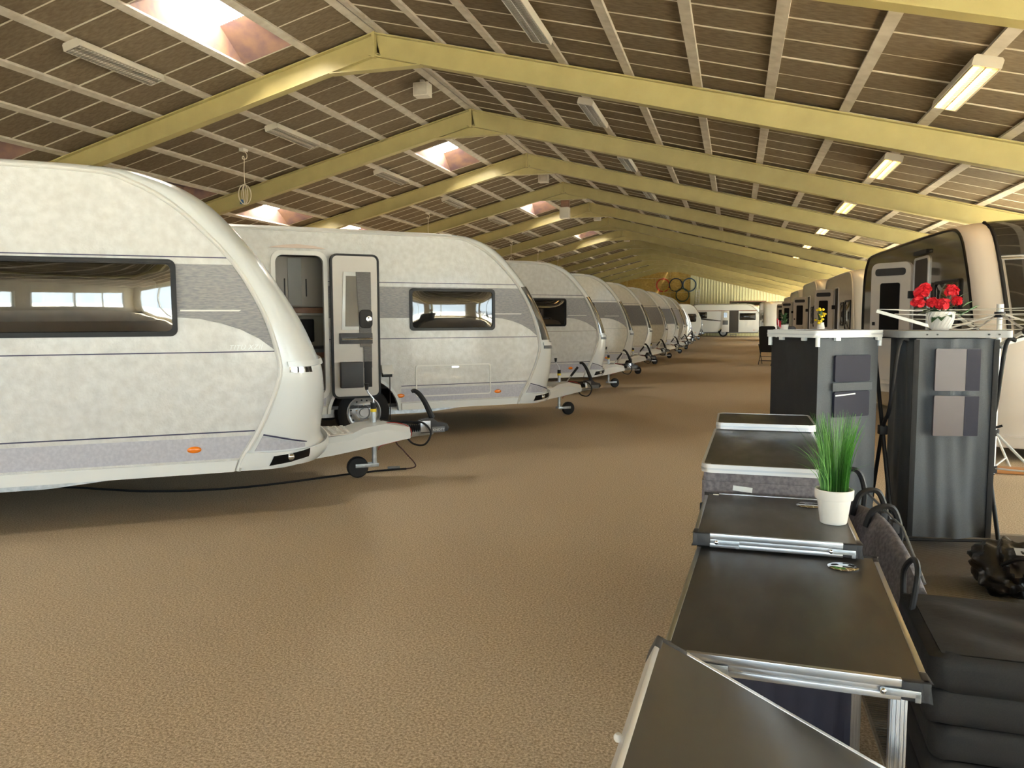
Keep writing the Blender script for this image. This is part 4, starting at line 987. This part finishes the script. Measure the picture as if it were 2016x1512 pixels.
for a0, a1 in ((-.002, .075), (w1 - .06, w1 + .002)):
    t1box(a0, a1, -.002, .016, -.047, .003, 'corner_cap', m_dkgrey, .005)
    t1box(a0 if a0 < .1 else w1 - .016, .016 if a0 < .1 else w1 + .002, -.002, .06, -.047, .003, 'corner_cap', m_dkgrey, .005)
for a, b in ((.05, .06), (.05, l1 - .06), (w1 - .05, .06), (w1 - .05, l1 - .06)):
    p = T1p(a, b, -.03); MB().box((p.x, p.y, p.z / 2), (.03, .03, p.z)).build('leg', m_alu, T1, bevel=.002)
p = T1p(.0, .42, -.03); MB().ball((p.x - .006, p.y, p.z), .009, 10).build('edge_knob', m_ivory, T1)

# grass pot
gp = thing('potted_grass', 'artificial green grass in a white pot on the third table', 'plant', (.355, 3.0, .741))
MB().lathe([(.0, .002), (.044, 0), (.046, .003), (.058, .088), (.064, .089), (.066, .093), (.067, .122), (.064, .125), (.060, .122), (.057, .10), (.0, .10)], (0, 0, 0), 40).build('pot', m_ceramic, gp, smooth=40)
MB().lathe([(.057, .104), (.03, .112), (0, .114)], (0, 0, 0), 20).build('soil', m_soil, gp)
g = MB(); g2 = MB(); rnd = random.Random(3)
for k in range(420):
    a = rnd.uniform(0, 2 * PI); r0 = .046 * math.sqrt(rnd.random()); h = rnd.uniform(.21, .30); lean = rnd.gauss(.012, .02) + r0 * .45
    wild = rnd.random() < .10
    if wild: lean = rnd.uniform(.06, .15); h *= rnd.uniform(.6, .98); a = a if rnd.random() < .4 else rnd.gauss(PI, .7)
    ax2 = a if rnd.random() < .6 else a + rnd.gauss(0, .6)
    pts = []
    for q in range(7):
        s_ = q / 6; pts.append(Vector((r0 * math.cos(a) + lean * s_ ** 2.2 * math.cos(ax2), r0 * math.sin(a) + lean * s_ ** 2.2 * math.sin(ax2), .106 + h * s_ - (lean * .35 * s_ ** 3 if wild else 0))))
    wd = rnd.uniform(.0012, .0024); sdv = Vector((-math.sin(a + 1.2), math.cos(a + 1.2), 0))
    (g if k % 5 < 3 else g2).grid([[p - sdv * wd * (1 - .85 * i / 6), p + sdv * wd * (1 - .85 * i / 6)] for i, p in enumerate(pts)])
tag(g.build('grass_blades', m_grass, gp, smooth=0), kind='stuff')
tag(g2.build('pale_grass_blades', mat('grass_light', (120, 178, 92), .45), gp, smooth=0), kind='stuff')

# ------------------------------------------------------------------ tall cupboards
def cloth_panel(p0, p1, z0, z1, amp=.008, nx=22, nz=14, seed=1, pinch=0.0):
    """hanging fabric between two plan points; a thin sheet with folds and a back face"""
    rr = random.Random(seed); ph = [rr.uniform(0, 6) for _ in range(4)]
    a, b = Vector((*p0, 0)), Vector((*p1, 0)); d = (b - a); n = Vector((d.y, -d.x, 0)).normalized(); rows = []
    for i in range(nz + 1):
        row = []
        for j in range(nx + 1):
            s_, q = j / nx, i / nz; z = z0 + (z1 - z0) * q
            f = amp * (math.sin(s_ * 9 + ph[0] + q * 2) * .6 + math.sin(s_ * 17 + ph[1] - q * 3) * .35 + math.sin(s_ * 5 + q * 7 + ph[2]) * .5 + math.sin(s_ * 31 + q * 4 + ph[3]) * .22) * min(1, 4 * s_, 4 * (1 - s_))
            row.append(a + d * s_ + n * f + Vector((0, 0, z)))
        rows.append(row)
    return MB().grid(rows)
# left cupboard
B_, C_ = Vector((.49, 5.12)), Vector((.875, 5.42)); e = (C_ - B_); wL = e.length; rz = math.atan2(e.y, e.x); dL = .42
CL = thing('camping_cupboard', 'dark fabric cupboard with white-edged top behind the tables, left of two', 'cupboard', (B_.x, B_.y, 0), rz)
zt = 1.405
MB().ring(rrect(-.035, wL + .03, -.035, dL + .035, .05), rrect(-.02, wL + .015, -.02, dL + .02, .04), zt - .045, zt, 'z').build('edge_profile', m_white, CL, smooth=50)
MB().ring(rrect(-.037, wL + .032, -.037, dL + .037, .052), rrect(-.033, wL + .028, -.033, dL + .033, .049), zt - .026, zt - .022, 'z').build('edge_groove', m_alu, CL, smooth=50)
tp = MB().prism(rrect(-.02, wL + .015, -.02, dL + .02, .04), zt - .02, zt - .002, 'z').build('top_board', m_tabletop, CL, smooth=0)
cloth_panel((0, 0), (wL, 0), .05, zt - .05, .013, 34, 22, seed=2).build('front_cloth', m_fabg, CL, smooth=70)
cloth_panel((0, dL), (0, 0), .05, zt - .05, .006, seed=5).build('side_cloth', m_fabk, CL, smooth=70)
cloth_panel((wL, 0), (wL, dL), .05, zt - .05, .006, seed=6).build('side_cloth', m_fab, CL, smooth=70)
cloth_panel((wL, dL), (0, dL), .05, zt - .05, .006, seed=7).build('back_cloth', m_fab, CL, smooth=70)
for z in (.06, .45, .85): MB().box((wL / 2, dL / 2, z), (wL - .06, dL - .06, .02)).build('shelf', m_fabk, CL, smooth=0)
for x in (.02, wL - .02):
    for y in (.02, dL - .02):
        MB().box((x, y, (zt - .05) / 2), (.024, .024, zt - .05)).build('leg', m_dkgrey, CL)
        MB().tube([(x + (-.03 if x < .1 else .025), y - .025 if y < .1 else y + .02, zt - .10), (x + (-.03 if x < .1 else .025), y - .025 if y < .1 else y + .02, zt - .045)], .014, 12).build('corner_fitting', m_white, CL)
for x in (.13, wL - .02): MB().box((x, -.02, zt - .055), (.04, .02, .02)).build('clip', m_white, CL, bevel=.003)
for x in (.10, .30): MB().box((-.02, x, zt - .055), (.02, .035, .02)).build('clip', m_white, CL, bevel=.003)
for z0, z1 in ((1.085, 1.25), (.865, 1.025)):
    MB().prism(rrect(.115, .40, z0, z1, .012), -.026, -.010).build('mesh_window', m_navy, CL, smooth=0)
MB().box((.2, -.028, 1.005), (.16, .003, .008), M=Matrix.Rotation(R(-3), 3, 'Y')).build('white_strip', m_white, CL, smooth=0)
MB().box((.255, -.029, 1.055), (.32, .004, .05)).build('window_strap', m_fabg, CL, bevel=.001)
text_mesh('lettering', 'FIAMM', .014, m_grey, CL, Matrix.Translation((-.0375, .36, zt - .03)) @ Matrix.Rotation(-PI / 2, 4, 'Z') @ Matrix.Rotation(PI / 2, 4, 'X')) if False else None
# right cupboard on crossed tube legs
f0, f1 = Vector((1.0, 5.31)), Vector((1.59, 5.42)); e = f1 - f0; wR = e.length; rz = math.atan2(e.y, e.x); dR = .46
CR = thing('camping_cupboard', 'grey fabric cupboard with folding tube legs carrying the red flowers', 'cupboard', (f0.x, f0.y, 0), rz)
zt = 1.40
MB().ring(rrect(-.03, wR + .04, -.04, dR + .05, .06), rrect(-.015, wR + .025, -.025, dR + .035, .05), zt - .042, zt, 'z').build('edge_profile', mat('grey_aluminium', (132, 133, 134), .45), CR, smooth=50)
MB().prism(rrect(-.015, wR + .025, -.025, dR + .035, .05), zt - .02, zt - .002, 'z').build('top_board', mat('stone_laminate', (128, 122, 114), .5), CR, smooth=0)
for x in (.12, .18, wR - .12, wR - .06): MB().cyl((x, -.046, zt - .022), (x, -.038, zt - .022), .005, 8).build('screw', m_dkgrey, CR)
xa, xb, y_ = .085, wR - .045, .03
cloth_panel((xa, y_), (xb, y_), .10, zt - .05, .024, 40, 24, seed=11).build('front_cloth', m_fabg, CR, smooth=70)
cloth_panel((xa, dR - .03), (xa, y_), .10, zt - .05, .012, seed=12).build('side_cloth', m_fab, CR, smooth=70)
cloth_panel((xb, y_), (xb, dR - .03), .10, zt - .05, .012, seed=13).build('side_cloth', m_fab, CR, smooth=70)
cloth_panel((xb, dR - .03), (xa, dR - .03), .10, zt - .05, .012, seed=14).build('back_cloth', m_fab, CR, smooth=70)
for z in (.11, .5, .9): MB().box(((xa + xb) / 2, dR / 2, z), (xb - xa - .08, dR - .16, .02)).build('shelf', m_fabk, CR, smooth=0)
for x in (xa, xb): MB().box((x, y_ - .012, (zt + .05) / 2 - .0), (.034, .008, zt - .16)).build('edge_binding', m_fabk, CR, bevel=.002)
m_vinyl = mat('smoked_vinyl', (92, 84, 88), .3, spec=.4)
for z0, z1 in ((1.03, 1.29), (.75, 1.0)): MB().prism(rrect(.19, .455, z0, z1, .008), y_ - .040, y_ - .020)  .build('vinyl_window', m_vinyl, CR, smooth=0)
for z0, z1 in ((1.03, 1.29), (.75, 1.0)): MB().prism(rrect(.37, .453, z0 + .002, z1 - .002, .004), y_ - .042, y_ - .0395).build('vinyl_patch', m_navy, CR, smooth=0)
for x in (-.015, wR + .015):
    MB().tube(spline([(x + .05, .02, zt - .06), (x, .03, zt - .09), (x - .01 if x < .1 else x, .12, .9), (x, .25, .75), (x - .0, dR - .02, .12), (x, dR, .0)], 6), .013, 8).build('leg', m_black, CR, smooth=60)
    MB().tube(spline([(x + .03, dR, zt - .06), (x, dR - .02, zt - .10), (x, .25, .75), (x, .02, .12), (x, 0, .0)], 6), .013, 8).build('leg', m_black, CR, smooth=60)
    MB().box((x, .25, .75), (.05, .05, .06)).build('leg_joint', m_black, CR, bevel=.006)
MB().tube([(-.015, .02, .085), (wR + .015, .02, .085)], .010, 8).build('cross_bar', m_black, CR)
MB().tube([(-.015, dR - .02, .085), (wR + .015, dR - .02, .085)], .010, 8).build('cross_bar', m_black, CR)

# roses on the right cupboard
rp = thing('potted_roses', 'red artificial roses in a small white ceramic pot on right cupboard', 'plant', (1.265, 5.60, 1.40))
MB().lathe([(0, .002), (.045, 0), (.058, .012), (.070, .05), (.078, .085), (.08, .118), (.076, .12), (.072, .10), (0, .10)], (0, 0, 0), 32).build('pot', m_ceramic, rp, smooth=40)
rb = MB()
for k in range(20):
    a = 2 * PI * k / 20; rb.tube([(.0585 * math.cos(a), .0585 * math.sin(a), .012), (.0715 * math.cos(a + .25), .0715 * math.sin(a + .25), .05), (.0795 * math.cos(a + .5), .0795 * math.sin(a + .5), .086), (.081 * math.cos(a + .7), .081 * math.sin(a + .7), .116)], .003, 5)
rb.build('pot_relief', m_ceramic, rp)
def petal(mb, c, n, r):
    """small cupped petal standing off the bloom in direction n"""
    n = n.normalized(); u = n.orthogonal().normalized(); u = u * math.cos(rr.random() * 6) + n.cross(u) * math.sin(rr.random() * 6); v = n.cross(u); rows = []
    for i in range(4):
        rows.append([Vector(c) + u * (r * i / 3 * math.cos(2 * PI * j / 9)) + v * (r * i / 3 * math.sin(2 * PI * j / 9) * .85) + n * (r * (.45 * (i / 3) ** 2 + .10 * (i / 3) * math.sin(4 * PI * j / 9 + 1))) for j in range(10)])
    mb.grid(rows)
rr = random.Random(4)
for (x, y, z, s_) in ((-.115, .0, .245, 1.15), (-.14, -.02, .18, 1.0), (-.055, -.03, .175, .95), (-.09, .03, .27, .9), (.0, -.04, .165, 1.05), (.06, .0, .25, 1.1), (.085, -.02, .185, .8)):
    h = MB().ball((x, y, z), .022 * s_, 10)
    for k in range(34):
        zz_ = 1 - 1.7 * (k + .5) / 34; q_ = math.sqrt(max(1 - zz_ * zz_, 0)); aa_ = k * 2.39996
        n_ = Vector((q_ * math.cos(aa_), q_ * math.sin(aa_), zz_)); petal(h, Vector((x, y, z)) + n_ * (.026 * s_), n_ + Vector((rr.gauss(0, .35), rr.gauss(0, .35), .45)), .017 * s_ * rr.uniform(.85, 1.2))
    ro = h.build('rose', m_rose, rp, smooth=60)
    MB().tube(spline([(x * .12, y * .2, .10), (x * .6, y * .6, .10 + (z - .10) * .5), (x, y, z - .012)], 5), .0035, 5).build('stem', m_leaf, ro)
def leaf(mb, base, tip, wd, up_=.01):
    b, t_ = Vector(base), Vector(tip); d = t_ - b; sdv = d.cross(Vector((0, 0, 1))); sdv = sdv.normalized() if sdv.length > 1e-6 else Vector((1, 0, 0)); rows = []
    for i in range(7):
        s_ = i / 6; wv = wd * math.sin(PI * min(s_ * .92 + .05, 1)) ; c = b + d * s_ + Vector((0, 0, up_ * math.sin(PI * s_)))
        rows.append([c - sdv * wv + Vector((0, 0, .25 * wv)), c, c + sdv * wv + Vector((0, 0, .25 * wv))])
    mb.grid(rows)
for bse, tp_, wd in (((0, 0, .11), (-.15, -.03, .10), .03), ((0, 0, .11), (-.12, -.07, .12), .032), ((0, 0, .11), (-.02, -.11, .06), .03), ((0, 0, .11), (.04, -.10, .08), .03), ((.02, 0, .11), (.13, -.06, .11), .03), ((-.05, 0, .13), (-.17, .0, .13), .028), ((.0, 0, .12), (.10, .02, .15), .028), ((0, -.02, .11), (-.07, -.09, .05), .026), ((.05, 0, .16), (.15, -.02, .24), .018)):
    lf = MB(); leaf(lf, bse, tp_, wd); lf.build('leaf', m_leaf, rp, smooth=60)
for x, y, z, r_ in ((.125, -.02, .10, .030), (.16, -.03, .125, .028), (.15, -.01, .165, .030), (.185, -.02, .14, .027)):
    lf = MB(); leaf(lf, (x - r_, y, z - r_ * .6), (x + r_, y - .005, z + r_ * .6), r_ * .95, .004); lf.build('round_leaf', m_leafl, rp, smooth=60)
MB().tube(spline([(.03, 0, .1), (.1, -.02, .11), (.2, -.02, .145)], 5), .0025, 5).build('stem', m_leaf, rp)

# ------------------------------------------------------------------ rotary clothes dryer
dx, dy = 2.30, 8.05
DR = thing('clothes_airer', 'white folding rotary clothes airer behind the right cupboard', 'clothes airer', (dx, dy, 0))
MB().tube([(0, 0, .05), (0, 0, 1.50)], .022, 12).build('pole', m_white, DR); MB().tube([(0, 0, 1.50), (0, 0, 1.60)], .030, 12).build('pole_cap', m_white, DR)
MB().tube([(0, 0, 1.48), (0, 0, 1.53)], .045, 12).build('top_hub', m_black, DR); MB().tube([(0, 0, 1.20), (0, 0, 1.25)], .045, 12).build('lower_hub', m_black, DR)
ang = [R(188), R(278), R(8), R(98)]
for a in ang:
    c, s_ = math.cos(a), math.sin(a)
    arm = MB().box((.575, 0, 0), (1.07, .018, .030), M=None)
    arm_o = arm.build('arm', m_white, DR, bevel=.003); arm_o.matrix_local = Matrix.Translation((0, 0, 1.225)) @ Matrix.Rotation(a, 4, 'Z') @ Matrix.Rotation(-math.atan2(.33, 1.1), 4, 'Y')
    MB().tube([(.04 * c, .04 * s_, 1.505), (.47 * c, .47 * s_, 1.37)], .009, 6).build('strut', m_aluw, DR)
    MB().ball((.47 * c, .47 * s_, 1.365), .03, 8).build('strut_joint', m_black, DR)
for k in range(4):
    a, b = ang[k], ang[(k + 1) % 4]
    for q in range(6):
        r_ = .30 + q * .15; z = 1.225 + r_ * .30 + .02
        MB().tube([(r_ * math.cos(a), r_ * math.sin(a), z), (r_ * (math.cos(a) + math.cos(b)) * .5, r_ * (math.sin(a) + math.sin(b)) * .5, z - .012), (r_ * math.cos(b), r_ * math.sin(b), z)], .0035, 5).build('line', m_ivory, DR)
for k in range(3):
    a = R(-60 + 120 * k); c, s_ = math.cos(a), math.sin(a)
    MB().tube([(.03 * c, .03 * s_, .42), (.62 * c, .62 * s_, .012)], .012, 8).build('leg', m_white, DR)
    MB().tube([(.02 * c, .02 * s_, .10), (.42 * c, .42 * s_, .14)], .009, 6).build('leg_stay', m_aluw, DR)
MB().tube([(0, 0, .40), (0, 0, .46)], .04, 10).build('leg_hub', m_black, DR); MB().tube([(-.03, -.03, .47), (.05, -.05, .50)], .012, 6).build('clamp_knob', m_black, DR); MB().tube([(0, 0, .06), (0, 0, .12)], .038, 10).build('lower_ring', m_black, DR)
MB().box((.0, .0, .0), (.03, .03, .02)).build('foot_pad', m_black, DR, loc=(0, 0, .05))
tag(MB().box((0, 0, .03), (1.1, .14, .05)).build('wooden_plank', mat('orange_wood', (176, 116, 60), .5, noise=(4, 5, .3, .7), rgb2=(196, 138, 80), stretch=(1, 8, 8)), loc=(2.83, 8.36, 0), rz=R(-3), bevel=.006), 'orange-brown wooden plank on the floor under the airer', 'plank')

# ------------------------------------------------------------------ floor mat, padded box, bags
mt = MB().box((1.95, 3.9, .006), (2.9, 4.1, .012)).build('floor_mat', m_mat, smooth=0); tag(mt, 'grey-brown woven mat on the floor under the right cupboard', 'mat')
rib = MB()
for k in range(240): rib.box((1.95, 1.9 + k * .0167, .0125), (2.88, .007, .004))
rib.build('weave_ribs', mat('mat_rib', (112, 101, 87), .9), mt, smooth=0)['kind'] = 'stuff'
BX = thing('folded_mattress', 'black folded fabric mattress lying right of the large table', 'mattress', (1.12, 2.66, 0), R(-2))
rr = random.Random(9)
for k in range(5):
    z0 = .012 + k * .102; hx, hy = .56 + rr.uniform(-.008, .008), .29 + rr.uniform(-.008, .008)
    rows = []
    N = 40
    pr = rrect(-hx, hx, -hy, hy, .05, 8)
    lay = MB(); prof = [(-.012, 0.0), (-.003, .008), (.0, .035), (.0, .07), (-.003, .095), (-.012 if k < 4 else -.035, .103)]
    lev = []
    for inset, zz in prof:
        q = rrect(-hx - inset, hx + inset, -hy - inset, hy + inset, .05, 8); lev.append([Vector((a, b, z0 + zz + .004 * math.sin(i * .7 + k))) for i, (a, b) in enumerate(q)])
    lay.grid([l_ + l_[:1] for l_ in lev]); 
    top_ = []
    if k == 4:
        nxx, nyy = 26, 16
        for i in range(nyy + 1):
            top_.append([Vector((-hx + .035 + (2 * hx - .07) * j / nxx, -hy + .035 + (2 * hy - .07) * i / nyy, z0 + .104 + .012 * math.sin(j * .5 + i * .35) * math.sin(i * .4) * min(1, i / 3, j / 3, (nyy - i) / 3, (nxx - j) / 3))) for j in range(nxx + 1)])
        lay.grid(top_)
    else: lay.add(lev[-1], [tuple(range(len(lev[-1])))])
    lay.build('fold', m_fabk, BX, smooth=60)
def lumpy(name, seed, r, sq, material, amp=.25, n=22):
    rr = random.Random(seed); D = [(Vector((rr.gauss(0, 1), rr.gauss(0, 1), rr.gauss(0, 1))).normalized(), rr.uniform(2, 9), rr.uniform(0, 6)) for _ in range(12)]
    mb = MB().ball((0, 0, 0), 1, n * 2)
    for i, v in enumerate(mb.v):
        f = 1 + amp * sum((1 - 2 * abs(math.sin(v.dot(d_) * fr_ + p_))) for d_, fr_, p_ in D) / 4.0
        q = Vector((v.x * f * sq[0] * r, v.y * f * sq[1] * r, v.z * f * sq[2] * r)); mb.v[i] = q
    zmin = min(v.z for v in mb.v)
    for v in mb.v: v.z = max(v.z - zmin - .02, .0)
    return mb
b1 = thing('bag', 'crumpled black bag on the mat at the right picture edge', 'bag', (1.42, 4.62, .014))
lumpy('bag', 3, .20, (1.0, 1.15, .8), m_bagplastic, .17, 30).build('bag_body', m_bagplastic, b1, smooth=50)
MB().tube(spline([(-.08, -.16, .2), (-.02, -.24, .26), (.10, -.26, .24), (.16, -.2, .16)], 5), .011, 6).build('strap', m_black, b1)
MB().box((.03, -.14, .27), (.10, .05, .004), M=Matrix.Rotation(.5, 3, 'X')).build('pale_label', m_curtain, b1, smooth=0)
b2 = thing('bag', 'smooth dark grey bag with black handle beside the crumpled bag', 'bag', (1.80, 4.12, .014))
lumpy('bag2', 8, .24, (1.1, 1.0, .75), m_fabk, .12).build('bag_body', mat('slate_fabric', (58, 55, 58), .6), b2, smooth=60)
MB().tube(spline([(-.16, -.14, .24), (-.12, -.19, .32), (.05, -.22, .34), (.18, -.18, .25)], 6), .014, 6).build('handle', m_black, b2)
b3 = thing('bag', 'upright dark pouch behind the crumpled bag at picture edge', 'bag', (1.82, 5.0, .014))
lumpy('bag3', 15, .17, (.8, .8, 1.3), m_fabk, .22).build('bag_body', m_bagplastic, b3, smooth=50)
MB().box((0, -.10, .28), (.12, .03, .05)).build('flap', m_black, b3, bevel=.01)
# long grey carrying bag hanging beside the third table
LB = thing('carry_bag', 'long grey carrying bag with black straps standing right of the tables', 'bag', (.585, 3.62, 0), R(7))
lg = []
for i in range(13):
    s_ = i / 12; yy = -.60 + 1.15 * s_; hw = .075 * (math.sin(PI * min(max(s_, .04), .96)) ** .35); zt_ = .66 + .05 * math.sin(s_ * 5) - .14 * (1 - s_) ** 2
    lg.append([Vector((hw * math.cos(a) * (1 + .12 * math.sin(5 * s_ + a * 2)), yy, .33 + (zt_ - .33) * math.sin(a) if math.sin(a) > 0 else .33 + .32 * math.sin(a))) for a in [2 * PI * k / 18 for k in range(18)]])
mb = MB().grid([r_ + r_[:1] for r_ in lg]); mb.add(lg[0], [tuple(range(18))]); mb.add(lg[-1], [tuple(range(18))[::-1]])
mb.build('bag_body', m_denim, LB, smooth=60)
for yy, h in ((.45, .725), (.12, .695), (-.08, .67)):
    MB().tube(spline([(-.05, yy, .60), (-.02, yy, h), (.06, yy + .02, h + .01), (.10, yy + .03, h - .1), (.085, yy + .03, .48)], 6), .013, 6).build('strap', m_black, LB)
MB().tube(spline([(.08, .1, .62), (.15, .14, .5), (.18, .05, .3), (.10, -.1, .25)], 6), .012, 6).build('shoulder_strap', m_black, LB)
for yy in (.10, -.06): MB().box((.07, yy, .60), (.03, .06, .05)).build('buckle', m_dkgrey, LB, bevel=.006)
MB().tube([(.045, -.5, .50), (.075, -.15, .62), (.065, .3, .66)], .006, 6).build('zip', m_grey, LB)
# handle loop sticking out of the mattress side
tag(MB().tube(spline([(.0, .05, .50), (.0, .05, .60), (.02, 0.0, .655), (.02, -.08, .63), (0, -.11, .50)], 6), .010, 8).build('handle', m_black, BX, loc=(-.545, .22, 0)))

# ------------------------------------------------------------------ display behind: bar table with flowers, chairs
BT = thing('bar_table', 'tall narrow display table hidden behind the left cupboard', 'table', (.70, 9.0, 0))
MB().prism(rrect(-.31, .33, -.22, .22, .03), 1.325, 1.35, 'z').build('table_top', m_tabletop, BT, smooth=0)
for sx in (-.24, .26):
    for sy in (-.16, .16): MB().tube([(sx, sy, 0), (sx, sy, 1.325)], .015).build('leg', m_dkgrey, BT)
yf = thing('flower_vase', 'upright bunch of yellow flowers beyond the left cupboard', 'flowers', (.875, 8.95, 1.35))
MB().lathe([(0, 0), (.035, .002), (.04, .03), (.03, .08), (.034, .085), (.026, .08), (0, .01)], (0, 0, 0), 16).build('vase', m_ceramic, yf)
fm = MB(); lm = MB(); rr = random.Random(5)
for k in range(26):
    a, q = rr.uniform(0, 6.28), rr.random(); r_ = .055 * math.sqrt(rr.random()); z = .07 + .16 * q
    if rr.random() < .6: fm.ball((r_ * math.cos(a) - .012, r_ * math.sin(a), z), .017, 8, (1, 1, .8))
    else: leaf(lm, (0, 0, .06), (r_ * math.cos(a) * 1.2, r_ * math.sin(a) * 1.2, z), .012)
fm.build('blossoms', m_yflower, yf, smooth=60)['kind'] = 'stuff'; lm.build('leaves', m_leaf, yf)['kind'] = 'stuff'
gp2 = thing('potted_plant', 'dark green bushy plant beyond the left cupboard corner', 'plant', (.505, 9.0, 1.35))
MB().lathe([(0, 0), (.04, .002), (.05, .06), (.046, .06), (0, .05)], (0, 0, 0), 16).build('pot', m_ceramic, gp2)
lm = MB()
for k in range(46):
    a = rr.uniform(0, 6.28); z = rr.uniform(.06, .19); r_ = .065 * rr.random() ** .5
    leaf(lm, (r_ * .3 * math.cos(a), r_ * .3 * math.sin(a), z - .03), (r_ * math.cos(a), r_ * math.sin(a), z), .012)
lm.build('foliage', m_leaf, gp2)['kind'] = 'stuff'
fg = thing('table_flag', 'tiny red and white table flag beyond the left cupboard', 'flag', (.425, 8.95, 1.35))
MB().lathe([(0, 0), (.03, .0), (.028, .01), (.004, .012), (.003, .16), (0, .165)], (0, 0, 0), 12).build('flagpole', m_alu, fg)
f = MB(); rows = [[Vector((.003 + .045 * j / 8, .008 * math.sin(j * .9 + i), .06 + .07 * i / 5 - .035 * (j / 8))) for j in range(9)] for i in range(6)]
f.grid(rows).build('flag_cloth', mat('flag_red', (178, 36, 46), .7), fg, smooth=60)
MB().box((.02, -.006, .075), (.008, .012, .07)).build('flag_cross', m_white, fg, smooth=0)
def chair(label, x, y, rz, material):
    t = thing('folding_chair', label, 'chair', (x, y, 0), rz, 'high-backed folding chairs in the aisle')
    for sx in (-.27, .27):
        MB().tube([(sx, -.25, 0), (sx, .22, .62)], .013).build('leg', m_dkgrey, t); MB().tube([(sx, .25, 0), (sx, -.22, .62)], .013).build('leg', m_dkgrey, t)
        MB().box((sx, -.02, .64), (.05, .46, .03)).build('armrest', m_black, t, bevel=.008)
        MB().tube([(sx * .9, .18, .40), (sx * .9, .34, 1.20)], .013).build('back_post', m_dkgrey, t)
    for z, yy in ((.12, -.15), (.12, .15), (.25, -.05)): MB().tube([(-.27, yy, z), (.27, yy, z)], .010).build('stretcher', m_dkgrey, t)
    MB().prism(rrect(-.24, .24, -.24, .22, .03), .40, .45, 'z').build('seat', material, t, bevel=.01)
    b = MB().prism(rrect(-.245, .245, 0, .82, .07), -.03, .03).build('backrest', material, t, bevel=.015); b.matrix_local = Matrix.Translation((0, .17, .43)) @ Matrix.Rotation(R(-11.5), 4, 'X')
    p = MB().prism(rrect(-.17, .17, 0, .14, .04), -.035, .035).build('head_pad', material, t, bevel=.012); p.matrix_local = Matrix.Translation((0, .285, 1.08)) @ Matrix.Rotation(R(-11.5), 4, 'X')
chair('black high-backed folding chair beyond the left cupboard', 1.05, 26.4, R(165), m_fabk)
chair('navy folding chair in front of the black chair', 1.42, 25.6, R(200), m_navy)

# ------------------------------------------------------------------ floor cable of the first caravan
cab = thing('power_cable', 'thin black cable trailing over the floor under the first caravan', 'cable', (0, 0, 0))
MB().tube(spline([(-6.4, 5.3, .012), (-5.67, 5.48, .012), (-4.81, 5.54, .012), (-4.14, 5.89, .012), (-3.52, 6.66, .012), (-3.25, 6.95, .012), (-3.10, 7.05, .012)], 8), .010, 6).build('lead', m_black, cab)
MB().tube(spline([(-3.10, 7.05, .012), (-3.02, 7.10, .04), (-3.12, 7.06, .18), (-3.16, 6.95, .30), (-3.05, 6.99, .38)], 8), .007, 6).build('rising_lead', mat('brown_cable', (70, 40, 36), .5), cab)
MB().box((-3.22, 7.02, .02), (.12, .045, .03), rz=.5).build('connector', m_grey, cab, bevel=.006)
